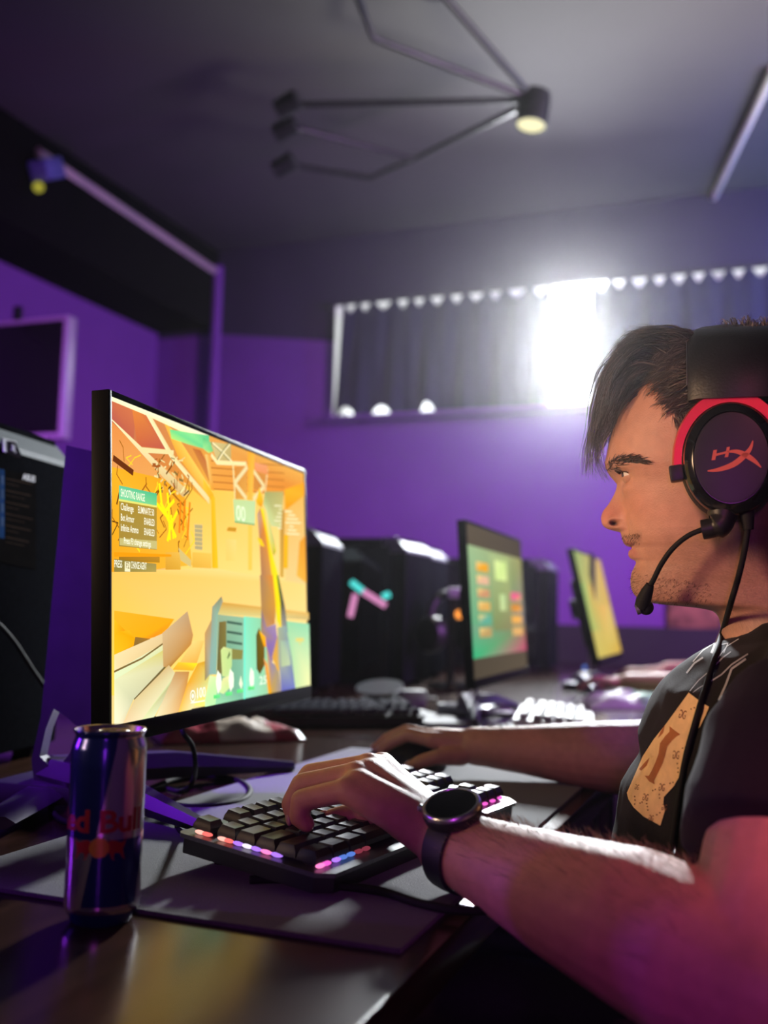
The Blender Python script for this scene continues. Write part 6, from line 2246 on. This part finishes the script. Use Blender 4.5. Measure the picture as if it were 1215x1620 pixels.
# ------------------------------------------------------------------ chairs
def chair(label, off):
    o = Vector(off)
    t = thing('gaming_chair', label, 'chair', o + Vector((0.1, 0.99, 0)), 'chairs of the players')
    V_ = lambda x, y, z: o + Vector((x, y, z))
    mb = MB()
    mb.box(V_(0.06, 0.99, 0.385), (0.50, 0.50, 0.085), bev=0.03, seg=4)
    obj('seat', mb, M_leather, t, 60)
    mb = MB()
    mb.box(V_(0.355, 0.99, 0.82), (0.09, 0.50, 0.80), Matrix.Rotation(0.14, 3, 'Y'), 0.035, 4)
    obj('backrest', mb, M_leather, t, 60)
    obj('post', MB().tube([V_(0.08, 0.99, 0.09), V_(0.08, 0.99, 0.35)], 0.028, 16), M_chrome, t, 50)
    for s_ in (-1, 1):
        y = 0.99 + 0.325 * s_
        ar = obj('armrest', MB().box(V_(-0.02, y, 0.672), (0.27, 0.085, 0.03), bev=0.012), M_rubber, t, 50)
        obj('armrest_post', MB().tube([V_(0.05, 0.99 + 0.24 * s_, 0.37), V_(0.05, y, 0.42), V_(0.03, y, 0.665)], [0.018, 0.02, 0.016], 10), M_chrome, ar, 50)
    for k in range(5):
        a_ = 2 * pi * k / 5 + 0.3
        e = V_(0.08 + 0.30 * cos(a_), 0.99 + 0.30 * sin(a_), 0.085)
        lg = obj('leg', MB().tube([V_(0.08, 0.99, 0.12), e], [0.026, 0.018], 8), M_black, t, 50)
        obj('caster', MB().lathe([(0.006, -0.02), (0.030, -0.018), (0.030, 0.018), (0.006, 0.02)], e - EZ * 0.055, Matrix.Rotation(pi / 2, 3, 'X'), 20), M_rubber, lg, 40)
    return t


chair('black padded chair under the man in the T-shirt', (0, 0, 0))
chair('black padded chair of the distant player', (0.06, 2.02, 0))

# ------------------------------------------------------------------ distant player: only a forearm shows
OFF = Vector((0.06, 2.02, 0.0))
b2 = MB()
hnd, elb = P(962, 1080, 2.74), P(1098, 1090, 2.62)
shl = Vector((0.07, 2.80, 0.91))
limb(b2, [(shl, 0.055), (elb, 0.043), (elb.lerp(hnd, 0.75), 0.030)])
hand(b2, elb.lerp(hnd, 0.75), [([hnd + Vector((0.01, 0.032 - 0.021 * q, 0.004)), hnd + Vector((-0.035, 0.034 - 0.022 * q, 0.008)), hnd + Vector((-0.058, 0.034 - 0.022 * q, -0.004)), hnd + Vector((-0.072, 0.033 - 0.022 * q, -0.018))], 0.0088) for q in range(4)],
     ([hnd + Vector((0.04, 0.045, -0.005)), hnd + Vector((0.01, 0.06, -0.008)), hnd + Vector((-0.015, 0.06, -0.012)), hnd + Vector((-0.035, 0.055, -0.016))], 0.009), 0.026)
limb(b2, [(Vector((0.05, 3.19, 0.90)), 0.055), (Vector((-0.05, 3.33, 0.80)), 0.045), (Vector((-0.30, 3.28, 0.80)), 0.032)])
h2 = Vector((-0.37, 3.26, 0.795))
hand(b2, Vector((-0.30, 3.28, 0.80)), [([h2 + Vector((-0.01, -0.032 + 0.021 * q, 0.004)), h2 + Vector((-0.05, -0.034 + 0.022 * q, 0.006)), h2 + Vector((-0.07, -0.034 + 0.022 * q, -0.004)), h2 + Vector((-0.085, -0.033 + 0.022 * q, -0.014))], 0.0088) for q in range(4)],
     ([h2 + Vector((0.03, -0.045, -0.005)), h2 + Vector((0.0, -0.06, -0.008)), h2 + Vector((-0.025, -0.06, -0.010)), h2 + Vector((-0.045, -0.055, -0.012))], 0.009), 0.026)
T2 = Matrix.Translation(OFF + Vector((0.05, 0, 0.0)))
limb(b2, [(OFF + Vector((0.05, 0.99, 0.60)), 0.11), (OFF + Vector((0.06, 0.99, 0.88)), 0.10), (OFF + Vector((0.05, 0.99, 0.95)), 0.05), (T2 @ (H0 - HF * 0.052 - EZ * 0.11), 0.05)])
v2, f2, _ = fuse(b2, 0.0045, 3)
bb = MB().add(v2, f2)
bb.c = [SKIN] * len(v2)
o = len(bb.v)
st_ = 2
bb.v += [tuple(T2 @ Vector(v)) for v in hv]
bb.f += [tuple(i + o for i in f) for f in hf]
bb.m += [0] * len(hf)
bb.c += hc
p2 = link('person', bb.mesh('person', M_skin, 180, True))
tag(p2, 'distant player behind the chin, only a forearm reaching over the desk', 'person')
hc2 = MB()
hc2.add([T2 @ Vector(v) for v in cap_v], cap_f)
hc2.c = [(0.05, 0.038, 0.03)] * len(hc2.v)
obj('hair', hc2, M_hair, p2, 180, True)
s2 = MB()
s2.ellip(OFF + Vector((0.06, 0.99, 0.72)), (0.165, 0.19, 0.20), n=30)
s2.ellip(OFF + Vector((0.07, 0.99, 0.86)), (0.145, 0.20, 0.13), n=30)
s2.capsule(OFF + Vector((0.06, 0.83, 0.905)), OFF + Vector((0.06, 1.15, 0.905)), 0.068, 0.068, 20)
s2.tube([shl, shl.lerp(elb, 0.55)], [0.072, 0.066], 20)
s2.tube([Vector((0.05, 3.19, 0.90)), Vector((0.0, 3.26, 0.85))], [0.07, 0.066], 20)
v2, f2, _ = fuse(s2, 0.008, 4)
obj('shirt', MB().add(v2, f2), mat('dark_grey_cotton', (0.035, 0.030, 0.034), 0.85, noise_amt=0.2), p2, 180)
t2 = MB().add([v + OFF + Vector((0.02, 0, 0)) for v in tv2], tf2)
obj('trousers', t2, M_trousers, p2, 180)

# thin haze added for the lens bloom around the bright window gap
hm = bpy.data.materials.new('haze')
hm.use_nodes = True
nt = hm.node_tree
nt.nodes.clear()
vs_, om = nt.nodes.new('ShaderNodeVolumeScatter'), nt.nodes.new('ShaderNodeOutputMaterial')
vs_.inputs['Density'].default_value = 0.0042
vs_.inputs['Anisotropy'].default_value = 0.90
nt.links.new(vs_.outputs[0], om.inputs['Volume'])
hz = obj('haze', MB().box(((XL + XR) / 2, (YF + 5.4) / 2 - 0.04, ZC / 2), (XR - XL + 0.12, 5.4 - YF, ZC + 0.08)), hm, None, 0)
hz['kind'] = 'stuff'
hz['label'] = 'thin haze added for the bloom around the bright window gap'
